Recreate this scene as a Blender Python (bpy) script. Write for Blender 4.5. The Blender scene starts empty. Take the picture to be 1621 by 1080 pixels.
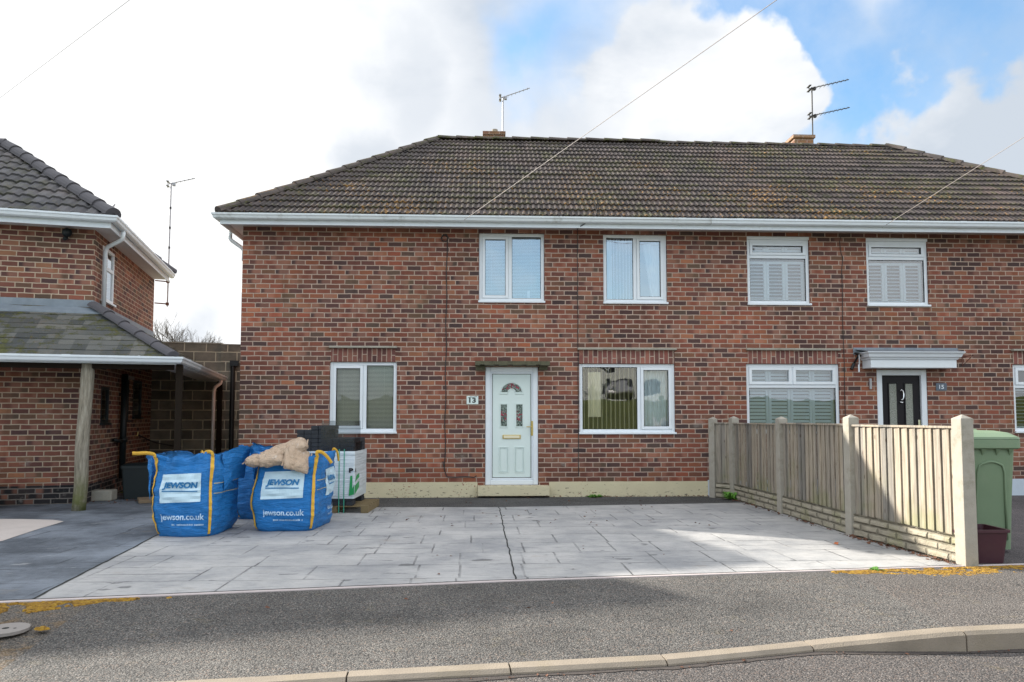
import bpy, bmesh, math, random
from mathutils import Vector, Matrix, noise
R = math.radians
PI = math.pi
sc = bpy.context.scene
COL = sc.collection
random.seed(7)

# ------------------------------------------------------------------ camera
cd = bpy.data.cameras.new('camera')
cam = bpy.data.objects.new('camera', cd); COL.objects.link(cam)
cam.location = (0, 0, 1.33); cam.rotation_euler = (R(93.3), 0, 0)
cd.sensor_width = 36; cd.lens = 25.54; cd.shift_y = 0.03436; cd.clip_end = 2000; cd.clip_start = .05
sc.camera = cam
# ------------------------------------------------------------------ light
SUN_AZ, SUN_EL = -62.0, 26.0            # azimuth measured from +Y towards +X
sd = Vector((math.sin(R(SUN_AZ)) * math.cos(R(SUN_EL)), math.cos(R(SUN_AZ)) * math.cos(R(SUN_EL)), math.sin(R(SUN_EL))))
ld = bpy.data.lights.new('sun', 'SUN'); ld.energy = 5.0; ld.angle = R(0.6); ld.color = (1, .93, .82)
sun = bpy.data.objects.new('sun', ld); COL.objects.link(sun)
sun.rotation_euler = (-sd).to_track_quat('-Z', 'Y').to_euler(); sun.location = (-20, 20, 20)
sc.view_settings.view_transform = 'Standard'; sc.view_settings.look = 'None'
sc.view_settings.exposure = 0.98; sc.view_settings.gamma = 1

# ------------------------------------------------------------------ node helper
class NT:
    def __init__(s, tree): s.t = tree; s.n = tree.nodes; s.l = tree.links
    def node(s, typ, ins=None, **kw):
        x = s.n.new(typ)
        for k, v in kw.items(): setattr(x, k, v)
        for k, v in (ins or {}).items(): s.set(x.inputs[k], v)
        return x
    def set(s, sock, v):
        if isinstance(v, bpy.types.NodeSocket): s.l.new(v, sock)
        else: sock.default_value = v
    def m(s, op, a, b=None, c=None, clamp=False):
        x = s.n.new('ShaderNodeMath'); x.operation = op; x.use_clamp = clamp
        for i, v in enumerate((a, b, c)):
            if v is not None: s.set(x.inputs[i], v)
        return x.outputs[0]
    def v(s, op, a, b=None, scale=None):
        x = s.n.new('ShaderNodeVectorMath'); x.operation = op
        s.set(x.inputs[0], a)
        if b is not None: s.set(x.inputs[1], b)
        if scale is not None: s.set(x.inputs[3], scale)
        return x.outputs['Value'] if op in ('LENGTH', 'DOT_PRODUCT', 'DISTANCE') else x.outputs[0]
    def noise(s, vec, scale, detail=3, rough=.55, dist=0):
        x = s.node('ShaderNodeTexNoise', {'Vector': vec, 'Scale': scale, 'Detail': detail, 'Roughness': rough, 'Distortion': dist})
        return x.outputs['Fac']
    def noisec(s, vec, scale, detail=2):
        return s.node('ShaderNodeTexNoise', {'Vector': vec, 'Scale': scale, 'Detail': detail}).outputs['Color']
    def step(s, x, a, b):          # smoothstep a..b -> 0..1
        n = s.node('ShaderNodeMapRange', interpolation_type='SMOOTHSTEP')
        s.set(n.inputs[0], x); s.set(n.inputs[1], a); s.set(n.inputs[2], b); n.inputs[3].default_value = 0; n.inputs[4].default_value = 1
        return n.outputs[0]
    def remap(s, x, a, b, c, d):
        n = s.node('ShaderNodeMapRange')
        for i, v in enumerate((x, a, b, c, d)): s.set(n.inputs[i], v)
        return n.outputs[0]
    def mix(s, f, a, b, blend='MIX'):
        x = s.n.new('ShaderNodeMix'); x.data_type = 'RGBA'; x.blend_type = blend
        s.set(x.inputs[0], f)
        for i, v in ((6, a), (7, b)): s.set(x.inputs[i], v if isinstance(v, bpy.types.NodeSocket) else (*v[:3], 1))
        return x.outputs[2]
    def ramp(s, f, stops, interp='LINEAR'):
        x = s.n.new('ShaderNodeValToRGB'); r = x.color_ramp; r.interpolation = interp
        while len(r.elements) < len(stops): r.elements.new(.5)
        for e, (p, c) in zip(r.elements, stops): e.position = p; e.color = (*c, 1)
        s.set(x.inputs[0], f); return x.outputs[0]
    def sep(s, v): return s.node('ShaderNodeSeparateXYZ', {0: v}).outputs
    def comb(s, x, y, z=0.0): return s.node('ShaderNodeCombineXYZ', {0: x, 1: y, 2: z}).outputs[0]
    def white(s, v):
        x = s.node('ShaderNodeTexWhiteNoise', {'Vector': v}); return x.outputs['Value'], x.outputs['Color']

# ------------------------------------------------------------------ world: blue sky with bright broken cloud
w = bpy.data.worlds.new('World'); sc.world = w; w.use_nodes = True
T = NT(w.node_tree); T.n.clear()
sky = T.node('ShaderNodeTexSky', sky_type='NISHITA', sun_disc=False)
sky.sun_elevation = R(SUN_EL); sky.sun_rotation = R(SUN_AZ); sky.air_density = 1.2; sky.dust_density = .6
skyc = T.mix(1.0, sky.outputs[0], (.098, .125, .142), 'MULTIPLY')
dirn = T.v('NORMALIZE', T.node('ShaderNodeTexCoord').outputs['Generated'])
warp = T.v('SUBTRACT', T.noisec(dirn, 5.0, 6), (.5, .5, .5))
wd = T.v('ADD', dirn, T.v('SCALE', warp, scale=.30))
def rayd(px, py):
    P = R(3.3); a = (px - 810.5) / 1150; v = -(py - 540) / 1150 + .0484
    return Vector((a, math.cos(P) - v * math.sin(P), math.sin(P) + v * math.cos(P))).normalized()
def blob(px, py, r, soft=.6):
    c = rayd(px, py); d = T.v('DISTANCE', wd, tuple(c))
    return T.m('SUBTRACT', 1.0, T.step(d, r * soft, r))
blue = 0.0
for b in [(1300, 55, .17, .35), (1225, 115, .13, .5), (1390, 150, .15, .3), (1470, 215, .10, .4), (1560, 120, .15, .3), (1330, 195, .07, .5), (940, 20, .14, .05), (870, 80, .10, .05), (1560, 20, .12, .3)]:
    blue = T.m('MAXIMUM', blue, blob(*b))
for b in [(1135, 165, .11, .85), (1215, 160, .075, .85), (1085, 205, .1, .8), (1560, 250, .12, .85), (1490, 270, .10, .8), (1640, 190, .09, .8)]:
    blue = T.m('MULTIPLY', blue, T.m('SUBTRACT', 1.0, blob(*b)))
# broken cloud elsewhere in the sky
br = T.noise(T.v('MULTIPLY', dirn, (1, 1, 2.2)), 2.6, 7, .6)
brk = T.m('MULTIPLY', T.step(br, .56, .70), T.m('SUBTRACT', 1.0, T.step(T.v('DISTANCE', dirn, tuple(rayd(810, 200))), .75, 1.05)), None)
brk2 = T.m('SUBTRACT', T.step(br, .54, .66), brk)
blue = T.m('MAXIMUM', blue, T.m('MULTIPLY', brk2, T.step(T.v('DISTANCE', dirn, tuple(rayd(810, 200))), .7, 1.0)))
hz = T.sep(dirn)[2]
blue = T.m('MULTIPLY', blue, T.step(hz, .02, .2))
n1 = T.noise(T.v('MULTIPLY', dirn, (1, 1, 1.8)), 2.4, 6, .55, .3)
sunf = T.v('DOT_PRODUCT', dirn, tuple(sd))
gl = T.step(sunf, .45, .97)
grey = 0.0
for b in [(800, 90, .20, .2), (640, 130, .13, .2), (930, 150, .12, .2), (560, 235, .10, .3), (330, 500, .08, .2)]: grey = T.m('MAXIMUM', grey, blob(*b))
shade = T.m('ADD', T.remap(n1, .40, .58, 0, 1), T.m('MULTIPLY', gl, .55), clamp=True)
cloud = T.mix(shade, (.33, .365, .41), (.515, .525, .54))
cloud = T.mix(T.m('MULTIPLY', gl, .55), cloud, (.74, .735, .72))
cloud = T.mix(T.m('MULTIPLY', grey, T.remap(n1, .35, .6, 1.0, .5)), cloud, (.265, .305, .36))
# clouds away from the sun's side of the sky (behind and above the viewer) are made brighter to light the scene
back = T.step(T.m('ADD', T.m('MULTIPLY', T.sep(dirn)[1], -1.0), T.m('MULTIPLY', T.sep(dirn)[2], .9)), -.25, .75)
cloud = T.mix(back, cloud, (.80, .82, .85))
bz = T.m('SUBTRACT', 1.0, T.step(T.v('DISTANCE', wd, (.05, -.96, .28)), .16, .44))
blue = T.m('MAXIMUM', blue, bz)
thin = T.m('MULTIPLY', blue, T.remap(T.noise(dirn, 6, 6, .6), .35, .7, 1, .55))
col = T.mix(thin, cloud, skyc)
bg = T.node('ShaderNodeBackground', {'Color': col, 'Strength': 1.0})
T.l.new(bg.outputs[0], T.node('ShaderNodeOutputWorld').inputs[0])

# ------------------------------------------------------------------ materials
def mat(name):
    m = bpy.data.materials.new(name); m.use_nodes = True
    t = NT(m.node_tree); t.n.clear()
    b = t.node('ShaderNodeBsdfPrincipled'); o = t.node('ShaderNodeOutputMaterial'); t.l.new(b.outputs[0], o.inputs[0])
    t.b = b; t.o = o; t.mat = m
    return t
def fin(t, col=None, rough=None, height=None, dist=.005, strength=1.0, metal=None, spec=None):
    if col is not None: t.set(t.b.inputs['Base Color'], col if isinstance(col, bpy.types.NodeSocket) else (*col, 1))
    if rough is not None: t.set(t.b.inputs['Roughness'], rough)
    if metal is not None: t.b.inputs['Metallic'].default_value = metal
    if spec is not None: t.b.inputs['Specular IOR Level'].default_value = spec
    if height is not None:
        bp = t.node('ShaderNodeBump', {'Height': height, 'Distance': dist, 'Strength': strength}); t.l.new(bp.outputs[0], t.b.inputs['Normal'])
    return t.mat
def uvn(t): return t.node('ShaderNodeUVMap').outputs[0]
def obn(t): return t.node('ShaderNodeTexCoord').outputs['Object']
def masonry(t, uv, bw, bh, mort, off=.5, wob=.006, soft=.004):
    wv = t.v('SUBTRACT', t.noisec(uv, 9, 2), (.5, .5, .5))
    uv = t.v('ADD', uv, t.v('SCALE', wv, scale=wob * 2))
    s = t.sep(uv); x = t.m('DIVIDE', s[0], bw); y = t.m('DIVIDE', s[1], bh)
    row = t.m('FLOOR', y); odd = t.m('FLOORED_MODULO', row, 2.0)
    x = t.m('ADD', x, t.m('ADD', t.m('MULTIPLY', odd, off), t.m('MULTIPLY', t.white(t.comb(row, 3.3))[0], .16)))
    col = t.m('FLOOR', x); fx = t.m('SUBTRACT', x, col); fy = t.m('SUBTRACT', y, row)
    dx = t.m('MULTIPLY', t.m('MINIMUM', fx, t.m('SUBTRACT', 1.0, fx)), bw)
    dy = t.m('MULTIPLY', t.m('MINIMUM', fy, t.m('SUBTRACT', 1.0, fy)), bh)
    d = t.m('MINIMUM', dx, dy)
    mask = t.step(d, mort / 2 - soft * .3, mort / 2 + soft)
    rv, rc = t.white(t.comb(col, row))
    return mask, rv, rc, (fx, fy, col, row, uv)
BR = [(0, (.080, .050, .047)), (.16, (.125, .060, .052)), (.32, (.200, .074, .052)), (.50, (.285, .092, .056)), (.64, (.165, .076, .052)), (.76, (.330, .115, .060)), (.86, (.145, .092, .060)), (.92, (.10, .066, .058)), (.98, (.40, .165, .085)), (1, (.25, .11, .08))]
def brick_mat(name, bw=.235, bh=.082, mort=.0130, stops=BR, mortar=(.46, .345, .275), dirt=.35, swap=False):
    t = mat(name); uv = uvn(t)
    if swap: s = t.sep(uv); uv = t.comb(s[1], s[0])
    mask, rv, rc, ex = masonry(t, uv, bw, bh, mort)
    c = t.ramp(rv, stops)
    c = t.mix(t.m('MULTIPLY', t.noise(uv, 26, 4, .7), .55), c, t.mix(1.0, c, (.42, .40, .45), 'MULTIPLY'))
    rs = t.sep(rc)
    # scorched centre or end patches differing brick by brick
    pt = t.m('MULTIPLY', t.step(t.m('ABSOLUTE', t.m('SUBTRACT', ex[0], rs[0])), .12, .4), t.step(rs[1], .5, .8))
    c = t.mix(t.m('MULTIPLY', pt, .65), c, (.32, .15, .105))
    c = t.mix(1.0, c, t.ramp(t.noise(uv, .55, 4, .6), [(.3, (.58, .58, .60)), (.5, (.98, .98, .97)), (.68, (1.38, 1.22, 1.08))]), 'MULTIPLY')
    lime = t.step(t.noise(uv, 14, 5, .75), .63, .76)
    c = t.mix(t.m('MULTIPLY', lime, .22), c, (.46, .36, .30))
    mo = t.mix(t.noise(uv, 3.1, 4, .6), tuple(v * .68 for v in mortar), tuple(v * 1.22 for v in mortar))
    mo = t.mix(t.m('MULTIPLY', t.step(t.noise(uv, 1.1, 4), .5, .68), dirt), mo, (.20, .17, .13))
    c = t.mix(mask, mo, c)
    gr = t.m('MULTIPLY', t.step(t.noise(t.v('MULTIPLY', uv, (1.4, .5, 1)), 1.0, 4, .6), .56, .72), .30)
    c = t.mix(gr, c, t.mix(1.0, c, (.62, .74, .5), 'MULTIPLY'))
    # splash-back grime low down and run-off streaks
    vy = t.sep(uv)[1]
    low = t.m('MULTIPLY', t.step(t.m('ADD', vy, t.m('MULTIPLY', t.noise(uv, 2.2, 4), .9)), 1.25, .45), .40)
    c = t.mix(low, c, t.mix(1.0, c, (.66, .60, .58), 'MULTIPLY'))
    run = t.m('MULTIPLY', t.step(t.noise(t.v('MULTIPLY', uv, (5.5, .45, 1)), 1.0, 4, .6), .58, .74), .42)
    c = t.mix(run, c, t.mix(1.0, c, (.55, .52, .52), 'MULTIPLY'))
    eff = t.m('MULTIPLY', t.m('MULTIPLY', t.step(t.noise(uv, 2.6, 6, .7), .58, .70), t.step(vy, 2.4, .3)), .30)
    c = t.mix(eff, c, (.50, .46, .42))
    h = t.m('ADD', t.m('MULTIPLY', mask, .8), t.m('ADD', t.m('MULTIPLY', t.noise(uv, 60, 4, .7), .35), t.m('MULTIPLY', rs[2], .22)))
    return fin(t, c, .92, h, .005, 1)
M = {}
M['brick'] = brick_mat('house_brick')
M['soldier'] = brick_mat('soldier_brick', swap=True, bw=.28, stops=[(0, (.12, .06, .055)), (.4, (.26, .10, .08)), (.7, (.20, .085, .075)), (1, (.36, .15, .11))])
M['brick2'] = brick_mat('neighbour_brick', stops=[(0, (.085, .05, .05)), (.22, (.17, .07, .055)), (.5, (.28, .105, .07)), (.72, (.22, .10, .06)), (.86, (.12, .085, .06)), (1, (.42, .19, .10))], mortar=(.50, .39, .29))
M['blackbrick'] = brick_mat('tarred_plinth_brick', stops=[(0, (.012, .012, .014)), (.6, (.02, .02, .024)), (1, (.05, .04, .04))], mortar=(.22, .20, .18), dirt=.1)
M['chimbrick'] = brick_mat('chimney_brick', stops=[(0, (.20, .10, .06)), (.5, (.36, .20, .10)), (1, (.30, .20, .11))])
def block_mat():
    t = mat('concrete_block'); uv = uvn(t)
    mask, rv, rc, ex = masonry(t, uv, .45, .215, .020, wob=.006)
    c = t.mix(rv, (.095, .09, .078), (.21, .195, .165))
    c = t.mix(1.0, c, t.ramp(t.noise(uv, 2, 5, .65), [(.3, (.6, .62, .6)), (.7, (1.5, 1.4, 1.3))]), 'MULTIPLY')
    mo = t.mix(t.noise(uv, 4, 4), (.40, .36, .27), (.66, .59, .45))
    c = t.mix(mask, mo, c)
    c = t.mix(t.m('MULTIPLY', t.step(t.noise(uv, 1.3, 5), .62, .7), .5), c, (.36, .31, .24))
    h = t.m('ADD', mask, t.m('MULTIPLY', t.noise(uv, 50, 5, .8), .6))
    return fin(t, c, .95, h, .008)
M['block'] = block_mat()
def tile_mat(name, tw, gauge, dark, light, lichen=1.0, moss=1.0):
    t = mat(name); uv = uvn(t); s = t.sep(uv)
    cell = t.comb(t.m('FLOOR', t.m('DIVIDE', s[0], tw)), t.m('FLOOR', t.m('DIVIDE', s[1], gauge)))
    rv, rc = t.white(cell)
    c = t.mix(rv, dark, light)
    c = t.mix(1.0, c, t.ramp(t.noise(uv, .9, 4, .6), [(.3, (.7, .72, .78)), (.55, (1, .97, .95)), (.75, (1.25, 1.05, .95))]), 'MULTIPLY')
    c = t.mix(t.m('MULTIPLY', t.noise(uv, 40, 4, .75), .6), c, t.mix(1.0, c, (.45, .45, .45), 'MULTIPLY'))
    # pale crusty lichen
    c = t.mix(t.m('MULTIPLY', t.step(t.noise(uv, 16, 5, .7), .60, .70), .45), c, (.19, .175, .14))
    # moss thickens upslope and in patches
    fy = t.m('FRACT', t.m('DIVIDE', s[1], gauge))
    mz = t.m('ADD', t.noise(uv, 5, 6, .75), t.m('MULTIPLY', t.noise(uv, .8, 2), .40))
    mz = t.m('ADD', mz, t.m('MULTIPLY', t.m('SUBTRACT', .5, fy), .08))
    mm = t.m('MULTIPLY', t.step(mz, .70, .84), moss)
    c = t.mix(mm, c, t.mix(t.noise(uv, 30, 2), (.040, .046, .013), (.115, .115, .032)))
    # orange lichen spots
    oz = t.m('ADD', t.noise(uv, 13, 5, .7), t.m('MULTIPLY', t.noise(uv, .55, 2), .42))
    oz = t.m('ADD', oz, t.m('MULTIPLY', s[1], -.016))
    om = t.m('MULTIPLY', t.step(oz, .755, .85), lichen)
    c = t.mix(om, c, t.mix(t.noise(uv, 25, 2), (.22, .085, .025), (.40, .25, .07)))
    h = t.m('ADD', t.noise(uv, 70, 4, .7), t.m('MULTIPLY', t.m('ADD', mm, om), 1.5))
    return fin(t, c, .85, h, .006)
M['tile'] = tile_mat('concrete_roof_tile', .188, .285, (.044, .035, .034), (.100, .079, .075), moss=.55)
M['tile2'] = tile_mat('grey_pantile', .21, .30, (.085, .085, .093), (.15, .148, .158), lichen=.1, moss=.35)
M['slate'] = tile_mat('roof_slate', .20, .14, (.07, .078, .078), (.175, .18, .165), lichen=.15, moss=1.0)
def simple(name, col, rough=.6, var=.12, scale=8, bump=.0, bscale=60, metal=0, spec=.5, dirt=0, dirtcol=(.12, .11, .09)):
    t = mat(name); uv = obn(t)
    c = t.mix(t.noise(uv, scale, 4, .6), tuple(v * (1 - var) for v in col), tuple(min(1, v * (1 + var)) for v in col))
    if dirt: c = t.mix(t.m('MULTIPLY', t.step(t.noise(uv, 3.2, 6, .72), .48, .72), dirt), c, dirtcol)
    return fin(t, c, rough, t.noise(uv, bscale, 3, .6) if bump else None, bump or .001, 1, metal, spec)
M['upvc'] = simple('white_upvc', (.74, .79, .83), .35, .03, 3, dirt=.10, dirtcol=(.45, .45, .40))
M['gutter'] = simple('white_gutter', (.66, .71, .73), .45, .06, 5, dirt=.65, dirtcol=(.27, .28, .24))
M['gutter2'] = simple('clean_white_gutter', (.72, .78, .82), .4, .05, 5, dirt=.15, dirtcol=(.34, .34, .30))
M['soffit'] = simple('painted_soffit', (.62, .60, .60), .6, .06, 4, dirt=.2, dirtcol=(.35, .33, .30))
M['doorwhite'] = simple('white_door_skin', (.68, .78, .75), .35, .02, 3)
M['black'] = simple('black_plastic', (.012, .013, .014), .5, .2, 8)
M['blackdoor'] = simple('black_composite_door', (.010, .008, .011), .5, .1, 20, spec=.25)
M['cable'] = simple('dark_cable', (.03, .027, .027), .6)
M['wire'] = simple('pale_overhead_wire', (.34, .30, .28), .6)
M['wirew'] = simple('white_overhead_wire', (.62, .60, .58), .6)
M['lead'] = simple('lead_flashing', (.20, .24, .28), .55, .3, 6, .004, 20, dirt=.3, dirtcol=(.34, .37, .38))
M['gold'] = simple('brass', (.60, .44, .16), .3, .05, 8, metal=.9)
M['chrome'] = simple('chrome', (.75, .76, .78), .15, .02, 8, metal=1)
M['alu'] = simple('weathered_aluminium', (.38, .37, .38), .5, .3, 14, metal=.5)
M['rust'] = simple('rusty_steel', (.16, .07, .05), .8, .4, 20)
M['cone'] = simple('grey_concrete', (.34, .32, .27), .9, .22, 6, .004, 60, dirt=.4, dirtcol=(.16, .15, .10))
M['post'] = simple('concrete_post', (.36, .335, .285), .9, .22, 7, .003, 90, dirt=.7, dirtcol=(.19, .18, .12))
M['darkcone'] = simple('mossy_slab', (.10, .095, .06), .95, .5, 9, .01, 40, dirt=.5, dirtcol=(.04, .055, .025))
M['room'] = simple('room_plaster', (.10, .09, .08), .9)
M['blind'] = simple('blind_slat', (.72, .70, .60), .6, .05)
M['bluewht'] = simple('white_shutter', (.56, .66, .71), .5, .03)
M['curtain'] = simple('net_curtain', (.55, .62, .66), .9, .05)
M['milkcurt'] = simple('pale_curtain', (.72, .79, .80), .9, .05)
M['cream'] = simple('cream_slat', (.78, .72, .52), .8, .05)
M['bluebrk'] = simple('painted_plinth', (.50, .57, .64), .8, .1, 5, .003, 50)
M['terra'] = simple('chimney_pot', (.30, .27, .22), .8, .2, 10)
M['log'] = None
def plinth_mat():
    t = mat('cream_painted_plinth'); uv = uvn(t)
    c = t.mix(t.noise(uv, 3, 5, .6), (.56, .50, .33), (.70, .63, .43))
    s = t.sep(uv)
    c = t.mix(t.step(t.m('ADD', t.noise(t.v('MULTIPLY', uv, (1, 2.5, 1)), 9, 6, .75), t.m('MULTIPLY', s[1], -.35)), .545, .61), c, (.13, .10, .075))
    rd = t.m('MULTIPLY', t.step(t.noise(t.v('MULTIPLY', uv, (1, 1.7, 1)), 21, 3, .6), .60, .64), t.step(t.noise(uv, 1.3, 2), .56, .6))
    c = t.mix(rd, c, (.26, .05, .035))
    return fin(t, c, .85, t.noise(uv, 30, 5, .7), .006)
M['plinth'] = plinth_mat()
def log_mat():
    t = mat('weathered_log'); p = obn(t); s = t.sep(p)
    pv = t.v('MULTIPLY', p, (9, 9, .9))
    c = t.ramp(t.noise(pv, 4, 6, .7), [(.3, (.13, .115, .085)), (.5, (.30, .27, .21)), (.7, (.46, .43, .35))])
    c = t.mix(t.m('MULTIPLY', t.step(s[2], .75, .0), t.step(t.noise(p, 5, 4), .3, .6)), c, (.13, .145, .04))
    return fin(t, c, .9, t.noise(pv, 8, 6, .7), .02)
M['log'] = log_mat()
def glass_mat(name, refl=.20, tint=(.93, .96, .97), rough=.0):
    t = mat(name); t.n.remove(t.b)
    tr = t.node('ShaderNodeBsdfTransparent', {'Color': (*tint, 1)})
    gl = t.node('ShaderNodeBsdfGlossy', {'Color': (.95, .98, 1, 1), 'Roughness': rough})
    bp = t.node('ShaderNodeBump', {'Height': t.noise(obn(t), 1.7, 2), 'Distance': .0035}); t.l.new(bp.outputs[0], gl.inputs['Normal'])
    fr = t.node('ShaderNodeFresnel', {'IOR': 1.5}).outputs[0]
    f = t.m('ADD', t.m('MULTIPLY', fr, 1.1), refl, clamp=True)
    mx = t.node('ShaderNodeMixShader', {0: f}); t.l.new(tr.outputs[0], mx.inputs[1]); t.l.new(gl.outputs[0], mx.inputs[2])
    t.l.new(mx.outputs[0], t.o.inputs[0]); return t.mat
M['glass'] = glass_mat('window_glass', .09)
M['glassm'] = glass_mat('half_bright_glass', .14)
M['glassl'] = glass_mat('low_reflection_glass', .02)
M['glassb'] = glass_mat('mirror_bright_glass', .34)
M['glassd'] = glass_mat('dark_window_glass', .04, (.4, .45, .45))
def frost():
    t = mat('patterned_glass'); p = obn(t)
    c = t.mix(t.noise(p, 45, 3), (.10, .12, .09), (.42, .43, .38))
    return fin(t, c, .25, t.node('ShaderNodeTexVoronoi', {'Vector': p, 'Scale': 60.0}).outputs[0], .01)
M['frost'] = frost()
def stained():
    t = mat('leaded_stained_glass'); p = obn(t)
    v = t.node('ShaderNodeTexVoronoi', {'Vector': p, 'Scale': 42.0}, feature='DISTANCE_TO_EDGE')
    v2 = t.node('ShaderNodeTexVoronoi', {'Vector': p, 'Scale': 42.0})
    s = t.sep(v2.outputs['Color']); z = t.sep(p)[2]
    red = t.m('MULTIPLY', t.m('SUBTRACT', 1.0, t.step(t.m('ABSOLUTE', t.m('SUBTRACT', z, 1.37)), .06, .10)), 1.0)
    red = t.m('MAXIMUM', red, t.step(z, 1.80, 1.84))
    c = t.mix(s[0], (.06, .10, .09), (.34, .42, .38))
    c = t.mix(t.m('MULTIPLY', red, t.step(s[1], .55, .6)), c, (.42, .03, .08))
    c = t.mix(t.step(v.outputs[0], .04, .10), (.02, .02, .022), c)
    return fin(t, c, .2)
M['stained'] = stained()
# ground materials
def asphalt(name, dark, light, stone=.011, warm=.25, patch=.38, rough=.9, mossy=0.0):
    t = mat(name); p = obn(t)
    v = t.node('ShaderNodeTexVoronoi', {'Vector': p, 'Scale': 1 / stone, 'Randomness': 1.0})
    s = t.sep(v.outputs['Color'])
    c = t.mix(s[0], dark, light)
    c = t.mix(t.m('MULTIPLY', t.step(s[1], .80, .9), .8), c, tuple(min(1, x * 1.6) for x in light))
    c = t.mix(t.m('MULTIPLY', t.step(s[2], .86, .9), warm), c, (.34, .20, .13))
    c = t.mix(t.step(v.outputs['Distance'], .35, .75), c, tuple(x * .35 for x in dark))
    c = t.mix(1.0, c, t.ramp(t.noise(p, .9, 6, .7), [(.3, (1 - patch,) * 3), (.5, (1, 1, 1)), (.7, (1 + patch, 1 + patch * .93, 1 + patch * .85))]), 'MULTIPLY')
    c = t.mix(t.m('MULTIPLY', t.step(t.noise(p, 4.5, 6, .7), .58, .74), .16), c, (.28, .22, .10))
    if mossy: c = t.mix(t.m('MULTIPLY', t.step(t.noise(p, 7, 6, .7), .5, .62), mossy), c, (.26, .14, .02))
    h = t.m('SUBTRACT', 1.0, v.outputs['Distance'])
    return fin(t, c, rough, t.m('ADD', h, t.m('MULTIPLY', t.noise(p, 30, 3), .5)), .006, .9)
M['pave'] = asphalt('footway_asphalt', (.082, .080, .078), (.158, .150, .138), .0100)
M['paver'] = asphalt('footway_asphalt_warm', (.092, .084, .079), (.172, .156, .142), .0100, patch=.12)
M['pavel'] = asphalt('footway_asphalt_stained', (.090, .082, .072), (.170, .150, .128), .0100, mossy=.25)
M['road'] = asphalt('road_chippings', (.074, .068, .067), (.152, .136, .126), .0105, patch=.15)
M['tarmac'] = asphalt('fine_tarmac', (.07, .072, .074), (.13, .13, .13), .006, warm=.05)
M['yard'] = asphalt('yard_tarmac', (.09, .08, .085), (.14, .125, .13), .008, warm=.1)
def imprint(name, base, dark, joint, lines=True, stain=(.05, .055, .06), tx=1.0):
    t = mat(name); p = obn(t); mp = t.node('ShaderNodeMapping', {'Vector': p, 'Rotation': (0, 0, R(-3.0))}).outputs[0]
    mask, rv, rc, ex = masonry(t, mp, .92, .56, .010, off=.37, wob=.009, soft=.006)
    fx, fy, colm, row, uv = ex; rs = t.sep(rc)
    # some slabs are split again, across or along
    sx = t.m('ABSOLUTE', t.m('SUBTRACT', fx, t.m('ADD', .35, t.m('MULTIPLY', rs[2], .3)))); sx = t.m('MULTIPLY', sx, .92)
    sy = t.m('MULTIPLY', t.m('ABSOLUTE', t.m('SUBTRACT', fy, .5)), .56)
    l1 = t.m('MULTIPLY', t.m('SUBTRACT', 1.0, t.step(sx, .004, .012)), t.m('GREATER_THAN', rs[0], .6))
    l2 = t.m('MULTIPLY', t.m('SUBTRACT', 1.0, t.step(sy, .003, .010)), t.m('GREATER_THAN', rs[1], .65))
    ln = t.m('MAXIMUM', t.m('SUBTRACT', 1.0, mask), t.m('MAXIMUM', l1, l2))
    ln = t.m('MULTIPLY', ln, t.remap(t.noise(p, 2.3, 4, .6), .36, .66, .05, 1.0))
    c = t.mix(t.step(t.noise(p, 1.1, 7, .68), .30, .68), dark, base)
    c = t.mix(t.m('MULTIPLY', rv, .25), c, t.mix(1.0, c, (.84, .86, .9), 'MULTIPLY'))
    streak = t.noise(t.v('MULTIPLY', p, (1.1, 5.0, 1)), 4.5, 6, .72)
    c = t.mix(t.m('MULTIPLY', t.step(streak, .50, .72), .42 * tx), c, t.mix(1.0, c, (.52, .53, .55), 'MULTIPLY'))
    c = t.mix(t.m('MULTIPLY', t.step(t.noise(p, 55, 3, .8), .5, .7), .25), c, t.mix(1.0, c, (.6, .6, .6), 'MULTIPLY'))
    st = t.step(t.noise(t.v('MULTIPLY', p, (1, 1.9, 1)), 2.4, 5, .55), .635, .68)
    c = t.mix(t.m('MULTIPLY', st, .62), c, stain)
    br = t.step(t.noise(t.v('MULTIPLY', p, (1, 1.8, 1)), 1.7, 4, .6), .62, .75)
    c = t.mix(t.m('MULTIPLY', br, .34), c, (.26, .20, .13))
    fx_ = t.step(t.noise(p, 6.5, 6, .75), .60, .66)
    c = t.mix(t.m('MULTIPLY', fx_, .30), c, t.mix(1.0, c, (.45, .45, .46), 'MULTIPLY'))
    c = t.mix(t.m('MULTIPLY', ln, .85), c, joint)
    h = t.m('ADD', t.m('MULTIPLY', ln, -1.0), t.m('ADD', t.m('MULTIPLY', streak, .8), t.m('MULTIPLY', t.noise(p, 30, 4), .2)))
    return fin(t, c, .66, h, .018, .9)
M['drive'] = imprint('pale_imprinted_concrete', (.465, .46, .45), (.275, .282, .292), (.095, .098, .10), tx=1.9)
M['drive2'] = imprint('slate_imprinted_concrete', (.20, .23, .27), (.055, .068, .085), (.03, .033, .04), stain=(.30, .31, .32), tx=2.0)
M['pale'] = simple('pale_patch_surface', (.50, .45, .42), .9, .12, 3, .003, 90, dirt=.2, dirtcol=(.3, .28, .26))
M['edge'] = simple('pink_edging', (.50, .44, .43), .8, .18, 5, .003, 60, dirt=.3, dirtcol=(.2, .17, .16))
M['kerb'] = simple('kerb_concrete', (.255, .216, .170), .9, .34, 5, .004, 120, dirt=.4, dirtcol=(.24, .20, .13))
M['joint'] = simple('black_joint', (.02, .022, .02), .9)
def moss_mat():
    t = mat('golden_moss'); p = obn(t)
    c = t.ramp(t.noise(p, 24, 5, .7), [(.32, (.07, .05, .015)), (.48, (.30, .16, .02)), (.68, (.52, .33, .03))])
    return fin(t, c, .95, t.noise(p, 160, 3, .7), .01)
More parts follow.
